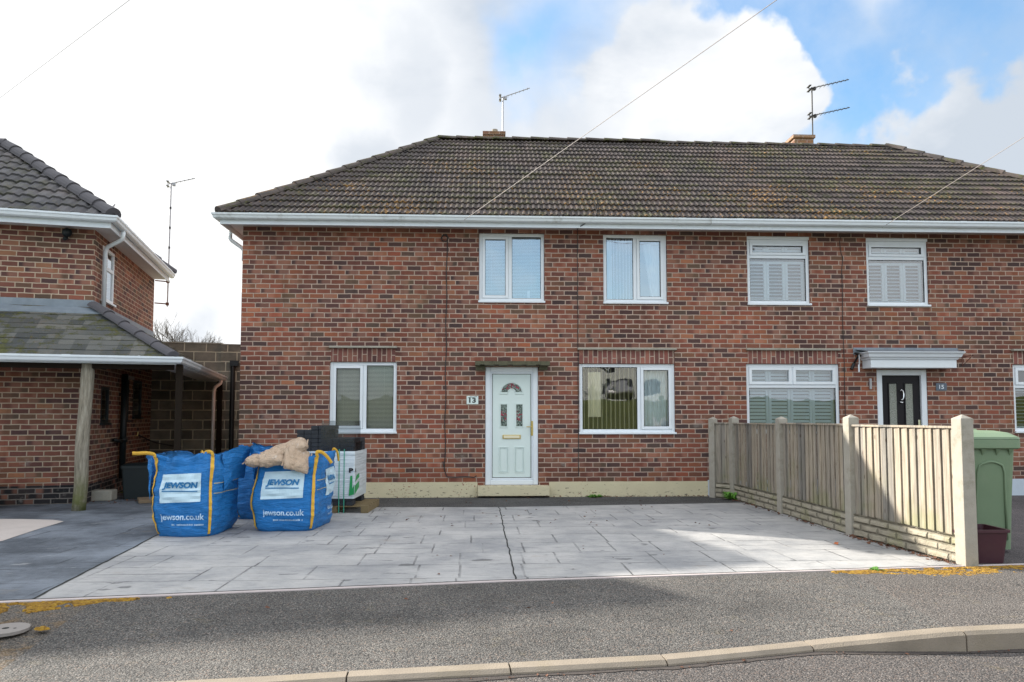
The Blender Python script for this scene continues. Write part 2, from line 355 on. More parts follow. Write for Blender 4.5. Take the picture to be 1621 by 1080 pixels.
M['moss'] = moss_mat()
M['leaf'] = simple('weed_leaf', (.10, .26, .03), .6, .4, 30)
M['dead'] = simple('dead_leaf', (.13, .055, .03), .8, .5, 30)
def grass_mat():
    t = mat('grass'); p = obn(t)
    c = t.mix(t.noise(p, .7, 6, .7), (.07, .085, .012), (.17, .19, .03))
    return fin(t, c, .9, t.noise(p, 12, 5, .8), .1)
M['grass'] = grass_mat()
# timber
def board_mat():
    t = mat('weathered_fence_board'); p = obn(t); s = t.sep(p)
    rv, rc = t.white(t.comb(t.m('FLOOR', t.m('DIVIDE', s[0], .10)), 2.0))
    pv = t.v('MULTIPLY', p, (22, 5, 1.1))
    c = t.ramp(t.noise(pv, 2.5, 6, .65), [(.25, (.17, .15, .125)), (.5, (.36, .325, .27)), (.75, (.52, .475, .40))])
    c = t.mix(1.0, c, t.mix(rv, (.62, .64, .68), (1.18, 1.10, 1.0)), 'MULTIPLY')
    kn = t.node('ShaderNodeTexVoronoi', {'Vector': t.v('MULTIPLY', p, (9, 3, 3.2)), 'Scale': 1.3})
    c = t.mix(t.m('SUBTRACT', 1.0, t.step(kn.outputs[0], .06, .15)), c, (.10, .07, .05))
    g = t.m('MULTIPLY', t.step(t.noise(p, 1.8, 3), .48, .66), t.step(s[2], 1.15, .3))
    c = t.mix(t.m('MULTIPLY', g, .45), c, (.20, .225, .08))
    return fin(t, c, .88, t.noise(pv, 6, 5, .7), .006)
M['board'] = board_mat()
def rock_mat():
    t = mat('rock_faced_concrete'); uv = uvn(t)
    mask, rv, rc, ex = masonry(t, uv, .30, .078, .008, wob=.008, soft=.016)
    c = t.mix(t.noise(uv, 4, 5, .6), (.24, .21, .155), (.46, .42, .33))
    c = t.mix(t.m('MULTIPLY', t.step(t.noise(uv, 2.2, 5, .6), .48, .66), .6), c, (.24, .25, .09))
    c = t.mix(t.m('MULTIPLY', t.m('SUBTRACT', 1.0, mask), .6), c, (.12, .11, .08))
    h = t.m('ADD', mask, t.m('MULTIPLY', t.noise(uv, 17, 5, .7), 1.1))
    return fin(t, c, .92, h, .02)
M['rock'] = rock_mat()
# bags and sacks
def woven(name, col, rough=.42):
    t = mat(name); p = obn(t); uv = uvn(t)
    cr = t.noise(t.v('MULTIPLY', uv, (2.2, 9, 1)), 3.0, 6, .7)
    c = t.mix(t.noise(uv, 3, 5, .6), tuple(v * .78 for v in col), tuple(v * 1.15 for v in col))
    c = t.mix(t.m('MULTIPLY', t.step(cr, .62, .72), .20), c, (.25, .50, .85))
    h = t.m('ADD', t.m('MULTIPLY', cr, 1.0), t.m('MULTIPLY', t.noise(t.v('MULTIPLY', uv, (60, 300, 1)), 1, 2), .05))
    return fin(t, c, rough, h, .040, 1, None, .5)
M['bag'] = woven('blue_woven_plastic', (.012, .205, .58))
M['lab'] = simple('bag_label', (.52, .70, .80), .5, .06, 6, .01, 7)
M['ink'] = simple('blue_print', (.012, .17, .40), .5, .05)
M['winkn'] = simple('white_print', (.42, .60, .78), .5, .05)
M['webb'] = simple('yellow_webbing', (.72, .42, .045), .7, .18, 20, .003, 200)
M['thread'] = simple('pale_stitching', (.45, .42, .28), .8)
M['sand'] = simple('builders_sand', (.30, .18, .09), .95, .3, 20, .01, 60)
M['sack'] = None
def sack_mat():
    t = mat('sand_filled_polythene'); p = obn(t)
    c = t.mix(t.noise(p, 6, 5, .7), (.50, .34, .22), (.68, .54, .41))
    c = t.mix(t.step(t.noise(p, 9, 6, .75), .60, .68), c, (.72, .64, .56))
    return fin(t, c, .22, t.noise(t.v('MULTIPLY', p, (1, 1, 2)), 14, 6, .7), .06, 1, None, .6)
M['sack'] = sack_mat()
M['wrap'] = None
def wrap_mat():
    t = mat('white_shrink_wrap'); p = obn(t)
    wv = t.noise(t.v('MULTIPLY', p, (1, 1, 22)), 1.6, 4, .6)
    c = t.mix(t.step(wv, .45, .7), (.66, .74, .78), (.50, .58, .62))
    return fin(t, c, .3, wv, .02)
M['wrap'] = wrap_mat()
def paver_mat():
    t = mat('charcoal_block_pavers'); p = obn(t)
    v = t.noise(p, 30, 4, .7)
    c = t.mix(v, (.012, .015, .020), (.035, .040, .048))
    return fin(t, c, .8, v, .004)
M['cpaver'] = paver_mat()
t = mat('smoky_tint'); t.n.remove(t.b)
tr = t.node('ShaderNodeBsdfTransparent', {'Color': (.50, .53, .55, 1)}); gl = t.node('ShaderNodeBsdfGlossy', {'Color': (.9, .9, .9, 1), 'Roughness': .3})
mx = t.node('ShaderNodeMixShader', {0: .06}); t.l.new(tr.outputs[0], mx.inputs[1]); t.l.new(gl.outputs[0], mx.inputs[2]); t.l.new(mx.outputs[0], t.o.inputs[0])
M['film'] = t.mat
M['green'] = simple('green_print', (.02, .30, .09), .5)
M['gstrap'] = simple('green_packing_strap', (.05, .36, .24), .4)
M['inkblk'] = simple('black_print', (.015, .015, .02), .5)
M['pallet'] = simple('pallet_timber', (.20, .15, .075), .9, .4, 12, .004, 60)
M['bin'] = simple('green_bin_plastic', (.175, .255, .155), .5, .07, 5, .0015, 200, dirt=.35, dirtcol=(.24, .29, .20))
M['tub'] = simple('maroon_plastic', (.060, .018, .028), .5, .15, 10, dirt=.2, dirtcol=(.10, .06, .06))
M['milk'] = simple('white_polythene', (.72, .77, .82), .35)
M['box'] = simple('dark_green_black_box', (.006, .012, .014), .5, .2)
M['carw'] = simple('white_car_paint', (.72, .74, .76), .15, .02)
M['tyre'] = simple('tyre_rubber', (.02, .02, .02), .8)
M['redlamp'] = simple('red_lamp', (.5, .02, .02), .2)
M['hwall'] = simple('white_render', (.70, .70, .68), .9)
M['bark'] = simple('bark', (.10, .08, .065), .95, .4, 9)
M['slatebl'] = simple('slate_plaque', (.10, .13, .17), .5)
M['cover'] = simple('inspection_cover', (.25, .23, .215), .8, .12, 12, .006, 60)

# ------------------------------------------------------------------ mesh helpers
def boxuv(me):
    uvl = me.uv_layers.new(name='UVMap')
    for p in me.polygons:
        n = p.normal; ax = max(range(3), key=lambda i: abs(n[i]))
        for li in p.loop_indices:
            c = me.vertices[me.loops[li].vertex_index].co
            uvl.data[li].uv = (c.y, c.z) if ax == 0 else ((c.x, c.z) if ax == 1 else (c.x, c.y))
def link(name, me, m, parent=None, uv=True, smooth=False):
    o = bpy.data.objects.new(name, me); COL.objects.link(o)
    ms = m if isinstance(m, (list, tuple)) else [m]
    for x in ms: me.materials.append(x)
    if smooth:
        for p in me.polygons: p.use_smooth = True
    if uv and not me.uv_layers: boxuv(me)
    if parent is not None: o.parent = parent
    return o
def tag(o, label=None, cat=None, group=None, kind=None):
    for k, v in (('label', label), ('category', cat), ('group', group), ('kind', kind)):
        if v: o[k] = v
    return o
def thing(name, label, cat, loc=(0, 0, 0), rz=0, group=None):
    o = bpy.data.objects.new(name, None); COL.objects.link(o); o.location = loc; o.rotation_euler = (0, 0, rz); o.empty_display_size = .1
    return tag(o, label, cat, group)
class MB:
    def __init__(s): s.v = []; s.f = []
    def face(s, pts):
        i = len(s.v); s.v += [tuple(p) for p in pts]; s.f.append(tuple(range(i, i + len(pts)))); return s
    def box(s, x0, x1, y0, y1, z0, z1, M4=None):
        i = len(s.v); ps = [(x, y, z) for z in (z0, z1) for y in (y0, y1) for x in (x0, x1)]
        if M4: ps = [tuple(M4 @ Vector(p)) for p in ps]
        s.v += ps
        for f in ((0, 2, 3, 1), (4, 5, 7, 6), (0, 1, 5, 4), (2, 6, 7, 3), (0, 4, 6, 2), (1, 3, 7, 5)): s.f.append(tuple(i + k for k in f))
        return s
    def tube(s, pts, r, n=8, cap=True):
        pts = [Vector(p) for p in pts]; rs = r if isinstance(r, (list, tuple)) else [r] * len(pts); rings = []
        for k, p in enumerate(pts):
            d = (pts[min(k + 1, len(pts) - 1)] - pts[max(k - 1, 0)]).normalized()
            a = d.orthogonal().normalized() if k == 0 else (pa - d * pa.dot(d)).normalized()
            pa = a; b = d.cross(a); i = len(s.v); rings.append(i)
            for j in range(n):
                q = p + (a * math.cos(2 * PI * j / n) + b * math.sin(2 * PI * j / n)) * rs[k]; s.v.append(tuple(q))
        for k in range(len(pts) - 1):
            for j in range(n):
                s.f.append((rings[k] + j, rings[k] + (j + 1) % n, rings[k + 1] + (j + 1) % n, rings[k + 1] + j))
        if cap:
            s.f.append(tuple(rings[0] + j for j in reversed(range(n)))); s.f.append(tuple(rings[-1] + j for j in range(n)))
        return s
    def sweep(s, path, prof, closed=True, cap=True):
        """path: xy(z) polyline, prof: (outward offset, dz); outward = right-hand side of travel; mitred corners"""
        path = [Vector((p[0], p[1], p[2] if len(p) > 2 else 0)) for p in path]; rings = []
        for k, p in enumerate(path):
            def nrm(a, b):
                d = (b - a); d.z = 0; d.normalize(); return Vector((d.y, -d.x, 0))
            n1 = nrm(path[k - 1], p) if k > 0 else nrm(p, path[k + 1]); n2 = nrm(p, path[k + 1]) if k < len(path) - 1 else n1
            n = (n1 + n2).normalized(); n /= max(.3, n.dot(n1)); rings.append(len(s.v))
            for o, dz in prof: s.v.append(tuple(p + n * o + Vector((0, 0, dz))))
        m = len(prof)
        for k in range(len(path) - 1):
            for j in range(m if closed else m - 1):
                s.f.append((rings[k] + j, rings[k] + (j + 1) % m, rings[k + 1] + (j + 1) % m, rings[k + 1] + j))
        if cap and closed:
            s.f.append(tuple(rings[0] + j for j in range(m))); s.f.append(tuple(rings[-1] + j for j in reversed(range(m))))
        return s
    def build(s, name, m, parent=None, smooth=False, bevel=0, segs=2, uv=True, fix=True):
        me = bpy.data.meshes.new(name); me.from_pydata(s.v, [], s.f)
        if fix or bevel:
            bm = bmesh.new(); bm.from_mesh(me)
            if fix: bmesh.ops.recalc_face_normals(bm, faces=bm.faces)
            if bevel:
                bmesh.ops.bevel(bm, geom=[e for e in bm.edges if len(e.link_faces) == 2 and e.calc_face_angle(0) > .5], offset=bevel, segments=segs, affect='EDGES', profile=.6)
            bm.to_mesh(me); bm.free()
        return link(name, me, m, parent, uv, smooth)
def struct(o): o['kind'] = 'structure'; return o
def textmesh(body, size, offset=0.0, shear=0.0, extrude=0.0, res=4):
    c = bpy.data.curves.new('t', 'FONT'); c.body = body; c.size = size; c.offset = offset; c.shear = shear; c.extrude = extrude; c.resolution_u = res
    c.align_x = 'CENTER'; c.align_y = 'CENTER'
    o = bpy.data.objects.new('t', c); COL.objects.link(o)
    bpy.context.view_layer.update()
    me = bpy.data.meshes.new_from_object(o.evaluated_get(bpy.context.evaluated_depsgraph_get()))
    bpy.data.objects.remove(o); return me
def text_obj(name, body, size, m, parent, place, offset=0.0, shear=0.0, width=None, height=None, cuts=0, extrude=0.0):
    """place(x, z) -> 3D point; the text is laid out in x,z around 0"""
    me = textmesh(body, size, offset, shear, extrude)
    bm = bmesh.new(); bm.from_mesh(me)
    if cuts: bmesh.ops.triangulate(bm, faces=bm.faces); bmesh.ops.subdivide_edges(bm, edges=bm.edges, cuts=cuts, use_grid_fill=True)
    xs = [v.co.x for v in bm.verts]; ys = [v.co.y for v in bm.verts]
    cx, cy = (max(xs) + min(xs)) / 2, (max(ys) + min(ys)) / 2
    kx = width / (max(xs) - min(xs)) if width else 1; ky = height / (max(ys) - min(ys)) if height else kx
    for v in bm.verts:
        z0 = v.co.z; v.co = Vector(place((v.co.x - cx) * kx, (v.co.y - cy) * ky, z0) if extrude else place((v.co.x - cx) * kx, (v.co.y - cy) * ky))
    bm.to_mesh(me); bm.free()
    return link(name, me, m, parent)
def wall(x0, x1, z0, z1, holes, depth=.12, mb=None, F=lambda x, y, z: (x, y, z)):
    """front face at y=0 with openings and reveals of the given depth"""
    mb = mb or MB()
    xs = sorted({x0, x1, *[h[0] for h in holes], *[h[1] for h in holes]}); zs = sorted({z0, z1, *[h[2] for h in holes], *[h[3] for h in holes]})
    xs = [x for x in xs if x0 <= x <= x1]; zs = [z for z in zs if z0 <= z <= z1]
    for a, b in zip(xs, xs[1:]):
        for c, d in zip(zs, zs[1:]):
            mx_, mz = (a + b) / 2, (c + d) / 2
            if any(h[0] < mx_ < h[1] and h[2] < mz < h[3] for h in holes): continue
            mb.face([F(a, 0, c), F(b, 0, c), F(b, 0, d), F(a, 0, d)])
    for a, b, c, d in holes:
        mb.face([F(a, 0, c), F(a, depth, c), F(a, depth, d), F(a, 0, d)]); mb.face([F(b, 0, c), F(b, 0, d), F(b, depth, d), F(b, depth, c)])
        mb.face([F(a, 0, d), F(a, depth, d), F(b, depth, d), F(b, 0, d)]); mb.face([F(a, 0, c), F(b, 0, c), F(b, depth, c), F(a, depth, c)])
    return mb
def tiles(name, O_, du, up, width, slen, gauge, prof, clips, m, parent, step=.028, seg=.0235):
    """courses of profiled tiles as real relief; prof(u)->height; clips=(point, normal) with the outer side removed"""
    O_ = Vector(O_); du = Vector(du).normalized(); up = Vector(up).normalized(); nn = du.cross(up).normalized()
    if nn.z < 0: nn = -nn
    nu = int(width / seg); nc = int(math.ceil(slen / gauge)); vs = []; fs = []; uvs = []
    for c in range(nc):
        s0 = c * gauge; s1 = min(slen, s0 + gauge + .012); jit = random.uniform(-.004, .004)
        rows = [(s0, -.012), (s0, step + jit), (s0 + .008, step + .003 + jit), (s1, .0)]
        base = len(vs)
        for s, h in rows:
            for i in range(nu + 1):
                u = width * i / nu
                wob = noise.noise(Vector((u * 1.3, c * 3.7, 0))) * .006 + (random.random() - .5) * .0015
                vs.append(tuple(O_ + du * u + up * (s + wob) + nn * (h + prof(u) + wob))); uvs.append((u, min(s, s0 + gauge * .98) + .001))
        for r in range(3):
            for i in range(nu): fs.append((base + r * (nu + 1) + i, base + r * (nu + 1) + i + 1, base + (r + 1) * (nu + 1) + i + 1, base + (r + 1) * (nu + 1) + i))
    k = len(vs)   # the deck under the tiles
    for a, b in ((0, -.03), (width, -.03), (width, slen), (0, slen)):
        vs.append(tuple(O_ + du * a + up * b - nn * .02)); uvs.append((a, max(0, b)))
    fs.append((k, k + 1, k + 2, k + 3))
    me = bpy.data.meshes.new(name); me.from_pydata(vs, [], fs)
    uvl = me.uv_layers.new(name='UVMap')
    for l in me.loops: uvl.data[l.index].uv = uvs[l.vertex_index]
    bm = bmesh.new(); bm.from_mesh(me)
    for p, n in clips:
        bmesh.ops.bisect_plane(bm, geom=bm.verts[:] + bm.edges[:] + bm.faces[:], plane_co=Vector(p), plane_no=Vector(n), clear_outer=True)
    bm.to_mesh(me); bm.free()
    return link(name, me, m, parent, smooth=False)
def caps(mb, p0, p1, r=.11, L=.42, lift=.03, n=8, flat=1.0):
    p0 = Vector(p0); p1 = Vector(p1); d = (p1 - p0); tot = d.length; d.normalize()
    side = d.cross(Vector((0, 0, 1))).normalized(); up = side.cross(d).normalized(); k = max(1, int(round(tot / L))); L = tot / k
    for i in range(k):
        a = p0 + d * (i * L) + Vector((random.uniform(-1, 1), random.uniform(-1, 1), random.uniform(-1, 1))) * .004; b = a + d * (L + .03)
        ri, ro = r * 1.04, r * .93; base = len(mb.v)
        for q, rr, lf in ((a, ri, lift + .008), (b, ro, lift - .006)):
            for j in range(n + 1):
                an = PI * j / n; mb.v.append(tuple(q + side * math.cos(an) * rr + up * (math.sin(an) * rr * flat + lf - r * .45)))
        for j in range(n): mb.f.append((base + j, base + j + 1, base + n + 2 + j, base + n + 1 + j))
        mb.f.append(tuple(base + j for j in range(n + 1))); mb.f.append(tuple(base + n + 1 + j for j in range(n + 1)))
    return mb
def copy_tree(o, parent=None):
    c = o.copy(); COL.objects.link(c)
    if parent is not None: c.parent = parent
    for ch in [x for x in bpy.data.objects if x.parent == o]: copy_tree(ch, c)
    return c

# ================================================================== SETTING
def lerpt(tb, x):
    for (a, ya), (b, yb_) in zip(tb, tb[1:]):
        if x <= b: return ya + (yb_ - ya) * max(0, (x - a)) / (b - a)
    return tb[-1][1]
YB = [(-40, -1.4), (-3.52, 5.36), (.034, 6.025), (4.08, 6.62), (40, 11.3)]
YK = [(-40, -1.9), (-1.4, 4.11), (-.93, 4.2), (.92, 4.49), (1.9, 4.76), (2.84, 4.76), (3.35, 4.835), (6, 5.10), (40, 8.8)]
ZK = [(-40, -.10), (1.85, -.10), (2.80, -.012), (40, -.008)]
def sheet(name, pts, z, m, cut=None):
    mb = MB(); mb.face([(x, y, z) for x, y in pts]); o = mb.build(name, m, fix=False); return struct(o)
sheet('ground', [(-500, -500), (500, -500), (500, 500), (-500, 500)], -.6, M['grass'])
sheet('garden_ground', [(-60, 12.9), (60, 12.9), (60, 200), (-60, 200)], -.03, M['grass'])
sheet('road', [(-40, -7.5), (40, -7.5), (40, 11.3), (-40, 11.3)], -.13, M['road'])
def strip_fill(name, xs, f0, f1, z0, z1, m):
    mb = MB()
    for a, b in zip(xs, xs[1:]): mb.face([(a, f0(a), z0), (b, f0(b), z0), (b, f1(b), z1), (a, f1(a), z1)])
    return struct(mb.build(name, m, fix=False))
xsall = [-40, -20, -10, -3.52, .034, 4.08, 10, 20, 40]
strip_fill('yard_ground', xsall, lambda x: lerpt(YB, x) - .01, lambda x: 13.2, -.016, -.016, M['yard'])
def pave(name, XL, XR, m):
    mb = MB(); nx = max(4, int(abs(XR(0) - XL(0)) / .22)); nt = 8
    def P(i, j):
        tt = j / nt; x = XL(tt) + (XR(tt) - XL(tt)) * i / nx
        s = tt * tt * (3 - 2 * tt) * .5 + tt * .5
        y = lerpt(YB, x) * (1 - tt) + lerpt(YK, x) * tt
        return (x, y, -.004 + (lerpt(ZK, x) - .002) * s + .004 * noise.noise(Vector((x * 1.2, y * 1.2, 3))) * (1 if 0 < j < nt else 0))
    for i in range(nx):
        for j in range(nt): mb.face([P(i, j), P(i, j + 1), P(i + 1, j + 1), P(i + 1, j)])
    o = mb.build(name, m, fix=False, smooth=True); return struct(o)
cl = lambda t: -3.05 + .20 * t
cr = lambda t: 2.93 - .12 * t
pave('pavement', cl, cr, M['pave'])
pave('pavement', lambda t: -14.0, cl, M['pavel'])
pave('pavement', cr, lambda t: 14.0, M['paver'])
# worn pale joint where the crossover meets the old footway
for c_, w_, t0 in ():
    mb = MB(); N = 14
    for j in range(int(N * t0), N):
        q = []
        for jj, sg in ((j, -1), (j, 1), (j + 1, 1), (j + 1, -1)):
            tt = jj / N; x = c_(tt) + sg * w_ * (1 + .5 * noise.noise(Vector((jj * .7, sg, 0)))); s = tt * tt * (3 - 2 * tt) * .5 + tt * .5
            q.append((x, lerpt(YB, x) * (1 - tt) + lerpt(YK, x) * tt, .004 + lerpt(ZK, x) * s))
        mb.face(q)
    struct(mb.build('pavement_joint', M['pale'], fix=False))
sheet('driveway', [(-3.517, 5.40), (.034, 6.06), (3.451, 6.56), (4.08, 6.66), (3.86, 8.2), (3.78, 10.2), (3.66, 11.55), (3.025, 11.44), (-.194, 10.96), (-1.99, 10.96), (-4.42, 10.75), (-4.0, 8.15)], .0, M['drive'])
sheet('path', [(-4.40, 10.6), (3.9, 11.0), (3.9, 12.7), (-4.9, 12.5), (-4.9, 10.6)], -.006, M['tarmac'])
sheet('neighbour_driveway', [(-40, -1.36), (-3.517, 5.37), (-4.0, 8.15), (-4.42, 10.75), (-4.95, 12.6), (-40, 12.6)], -.0035, M['drive2'])
pts = [(-40, 10.9), (-9, 9.95), (-6.75, 9.72), (-6.2, 9.66), (-5.86, 9.52), (-5.80, 9.30), (-5.86, 8.95), (-5.98, 8.5), (-6.1, 8.0), (-6.0, 7.9), (-6.4, 7.6), (-8, 6.8), (-40, 2)]
pts = [(-40, 10.9), (-9, 9.85), (-7.2, 9.70), (-6.5, 9.68), (-6.0, 9.60), (-5.78, 9.46), (-5.74, 9.25), (-5.70, 8.9), (-5.62, 8.45), (-5.52, 7.95), (-6.2, 7.3), (-8, 6.4), (-40, -.5)]
sheet('pale_patch', pts, .0015, M['pale'])  # pale curved area laid over the darker drive
# joints in and round the drive
def ribbon(name, pts, wdt, z, m, wob=.01, n=60):
    mb = MB(); P = []
    L = [Vector((*p, 0)) for p in pts]
    seg = [(a, b) for a, b in zip(L, L[1:])]; tot = sum((b - a).length for a, b in seg)
    for k in range(n + 1):
        s = tot * k / n
        for a, b in seg:
            if s <= (b - a).length + 1e-6: q = a.lerp(b, s / (b - a).length); d = (b - a).normalized(); break
            s -= (b - a).length
        nn = Vector((-d.y, d.x, 0)); q = q + nn * wob * noise.noise(Vector((k * .35, wdt * 50, 1.7))); ww = wdt * (1 + .5 * noise.noise(Vector((k * .9, 5, 0))))
        P.append((q - nn * ww / 2, q + nn * ww / 2))
    for (a, b), (c, d) in zip(P, P[1:]): mb.face([(a.x, a.y, z), (c.x, c.y, z), (d.x, d.y, z), (b.x, b.y, z)])
    return struct(mb.build(name, m, fix=False))
ribbon('driveway_joint', [(-.194, 10.96), (-.10, 8.9), (.034, 6.07)], .013, .003, M['joint'], .016)
ribbon('driveway_joint', [(-4.42, 10.75), (-4.0, 8.15), (-3.52, 5.4)], .022, .003, M['joint'], .015)
ribbon('driveway_joint', [(-14, 3.5), (-3.52, 5.415), (.034, 6.075), (4.08, 6.665), (14, 7.95)], .022, .004, M['joint'], .01, 120)
e = MB(); e.sweep([(x, lerpt(YB, x) + .002) for x in (-14, -3.52, .034, 4.08, 14)], [(0, -.06), (0, .004), (-.045, .004), (-.045, -.06)])
struct(e.build('edging_kerb', M['edge'], bevel=.004))
# kerb stones (one run of setting)
def kerb():
    me = bpy.data.meshes.new('kerb'); bm = bmesh.new()
    xs = [-1.815 - .93 * k for k in range(14, 0, -1)] + [-1.83, -.925, -.02, .90, 1.87, 2.83, 3.72] + [3.72 + .92 * k for k in range(1, 14)]
    for a, b in zip(xs, xs[1:]):
        a += .005; b -= .005; N = 6; pr = []
        for i in range(N + 1):
            x = a + (b - a) * i / N; y = lerpt(YK, x); zt = lerpt(ZK, x) + .002; dy = .128; full = zt > -.05
            ch = .018; ring = [(x, y, -.25), (x, y, zt), (x + .01, y - dy + ch + .012, zt + .001), (x + .015, y - dy + .004, zt - ch), (x + .015, y - dy - .006, -.25)]
            pr.append([bm.verts.new(p) for p in ring])
        for r0, r1 in zip(pr, pr[1:]):
            for j in range(4): bm.faces.new((r0[j], r0[j + 1], r1[j + 1], r1[j]))
        bm.faces.new(pr[0]); bm.faces.new(list(reversed(pr[-1])))
    bmesh.ops.recalc_face_normals(bm, faces=bm.faces); bm.to_mesh(me); bm.free()
    return struct(link('kerb', me, M['kerb']))
kerb()
random.seed(5); mb = MB(); kx = [-5 + .06 * i for i in range(260)]
kd = [.03 + .05 * max(0, noise.noise(Vector((x * 2.3, 0, 8))) + .35) + .02 * noise.noise(Vector((x * 13, 0, 8))) for x in kx]
for (a, b), (wa, wb) in zip(zip(kx, kx[1:]), zip(kd, kd[1:])):
    ya, yb2 = lerpt(YK, a) - .13, lerpt(YK, b) - .13; mb.face([(a, ya - wa, -.1265), (b, yb2 - wb, -.1265), (b, yb2 + .01, -.1265), (a, ya + .01, -.1265)])
M['grime'] = simple('gutter_silt', (.06, .05, .045), .95, .5, 30, .006, 120)
struct(mb.build('road_edge', M['grime'], fix=False))
# the far side of the street (behind the viewer): kerb, footway and a rising grass bank
def far(x, y):
    d = max(0, -8.7 - y); z = .02 + 3.1 * (1 - math.exp(-d / 9.0)) * min(1, d / 20 + .35) if d else 0.0
    return z + .12 * noise.noise(Vector((x * .15, y * .15, 0)))
mb = MB(); gx = [-60 + 4 * i for i in range(31)]; gy = [-8.9, -10.5, -12.5, -15, -18, -22, -26, -31, -38, -48, -70, -110]
for i in range(30):
    for j in range(11): mb.face([(gx[a], gy[b], far(gx[a], gy[b]) - (.1 if b == 0 else 0)) for a, b in ((i, j), (i, j + 1), (i + 1, j + 1), (i + 1, j))])
struct(mb.build('grass_bank', M['grass'], smooth=True, fix=False))
sheet('pavement', [(-60, -8.9), (60, -8.9), (60, -7.2), (-60, -7.2)], .0, M['pave'])
struct(MB().box(-60, 60, -7.2, -7.07, -.3, .0).build('kerb', M['kerb']))

# golden moss growing along the footway edge: countless tufts, one object per bank
def moss(cx0, cx1, f, wd, thr=.0, seed=0, k=170):
    random.seed(seed + 1); mb = MB(); n = int((cx1 - cx0) * k)
    for i in range(n):
        x = random.uniform(cx0, cx1); o = random.random(); y = f(x) - .035 - wd(x) * o ** 1.25
        dens = noise.noise(Vector((x * 5, y * 5, seed))) + .55 * noise.noise(Vector((x * 17, y * 17, seed))) + .35 - o * .55
        if dens < thr or math.hypot(x + 3.245, y - 4.74) < .16: continue
        r = random.uniform(.010, .026) * (1.15 - .4 * o); h = random.uniform(.004, .014) * (1.2 - .6 * o); zz = -.006 - .02 * max(0, (lerpt(YB, x) - y))
        m_ = 6; top = (x + random.uniform(-.004, .004), y, zz + h); ring = [(x + math.cos(2 * PI * q / m_ + i) * r * random.uniform(.7, 1.25), y + math.sin(2 * PI * q / m_ + i) * r * random.uniform(.7, 1.2), zz - .004) for q in range(m_)]
        mid = [((a[0] * .62 + top[0] * .38), (a[1] * .62 + top[1] * .38), zz + h * .8) for a in ring]
        for q in range(m_):
            mb.face([ring[q], ring[(q + 1) % m_], mid[(q + 1) % m_], mid[q]])
        mb.face(mid)
    return tag(mb.build('moss', M['moss'], fix=False, smooth=False), kind='stuff')
mfront = lambda x: lerpt(YB, x) - .004
moss(2.78, 14, mfront, lambda x: min(.30, .05 + (x - 2.78) * .28) + .06 * noise.noise(Vector((x * 3, 0, 0))), thr=-.08, seed=1, k=2600)
moss(-6.5, -2.55, mfront, lambda x: .045 + min(.24, max(0, (-2.95 - x) * .5)), thr=-.08, seed=2, k=2200)
moss(-4.4, -2.98, lambda x: 4.80 + .03 * noise.noise(Vector((x * 4, 0, 0))), lambda x: .16, thr=.15, seed=3, k=700)

# ================================================================== MAIN PAIR OF HOUSES
A0 = R(2.5)
house = thing('semi_detached_houses', 'long two-storey brick pair with one white and one black front door under a mossy roof', 'house', (0, 12.4, 0), A0)
UL, UR, DEP = -4.58, 11.75, 6.95
wins = {'W1': (-.572, .562, 3.337, 4.525), 'W2': (1.585, 2.703, 3.33, 4.525), 'W3': (4.12, 5.236, 3.325, 4.52), 'W4': (6.255, 7.375, 3.317, 4.512),
        'G1': (-3.09, -1.957, 1.096, 2.282), 'G2': (1.154, 2.818, 1.082, 2.265), 'G3': (4.067, 5.72, 1.09, 2.272), 'G4': (8.84, 10.45, 1.098, 2.276)}
D13 = (-.457, .448, .197, 2.204); D15 = (6.38, 7.285, .10, 2.18)
WZ = 4.66
holes = list(wins.values()) + [D13, D15]
mb = wall(UL, UR, 0, WZ, holes, .13)
s = lambda x, y, z: (UL, DEP - x, z)
wall(0, DEP, 0, WZ, [], F=lambda x, y, z: (UL, DEP - x, z), mb=mb)
wall(0, DEP, 0, WZ, [], F=lambda x, y, z: (UR, x, z), mb=mb)
wall(UL, UR, 0, WZ, [], F=lambda x, y, z: (x, DEP, z), mb=mb)
mb.build('wall', M['brick'], house, fix=False)
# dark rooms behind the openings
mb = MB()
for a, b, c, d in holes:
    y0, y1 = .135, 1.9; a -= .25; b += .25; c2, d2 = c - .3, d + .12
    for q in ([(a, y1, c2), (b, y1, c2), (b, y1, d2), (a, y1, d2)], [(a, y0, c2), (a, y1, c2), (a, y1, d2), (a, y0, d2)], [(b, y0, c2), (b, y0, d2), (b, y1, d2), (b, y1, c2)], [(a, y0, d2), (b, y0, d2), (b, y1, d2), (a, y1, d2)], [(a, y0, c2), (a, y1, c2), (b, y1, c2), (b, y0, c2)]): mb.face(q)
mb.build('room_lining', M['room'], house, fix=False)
# rendered plinth with the door step standing proud
MB().box(UL - .012, -.585, -.014, .02, -.05, .25).box(.63, 3.36, -.014, .02, -.05, .25).build('plinth', M['plinth'], house)
MB().box(3.36, UR + .012, -.014, .02, -.05, .27).build('plinth', M['bluebrk'], house)['label'] = 'pale blue painted plinth'
MB().box(-.58, .625, -.16, .10, .028, .195).build('doorstep', M['plinth'], house, bevel=.008)
MB().box(6.2, 7.5, -.25, .10, -.03, .10).build('doorstep', M['cone'], house, bevel=.008)

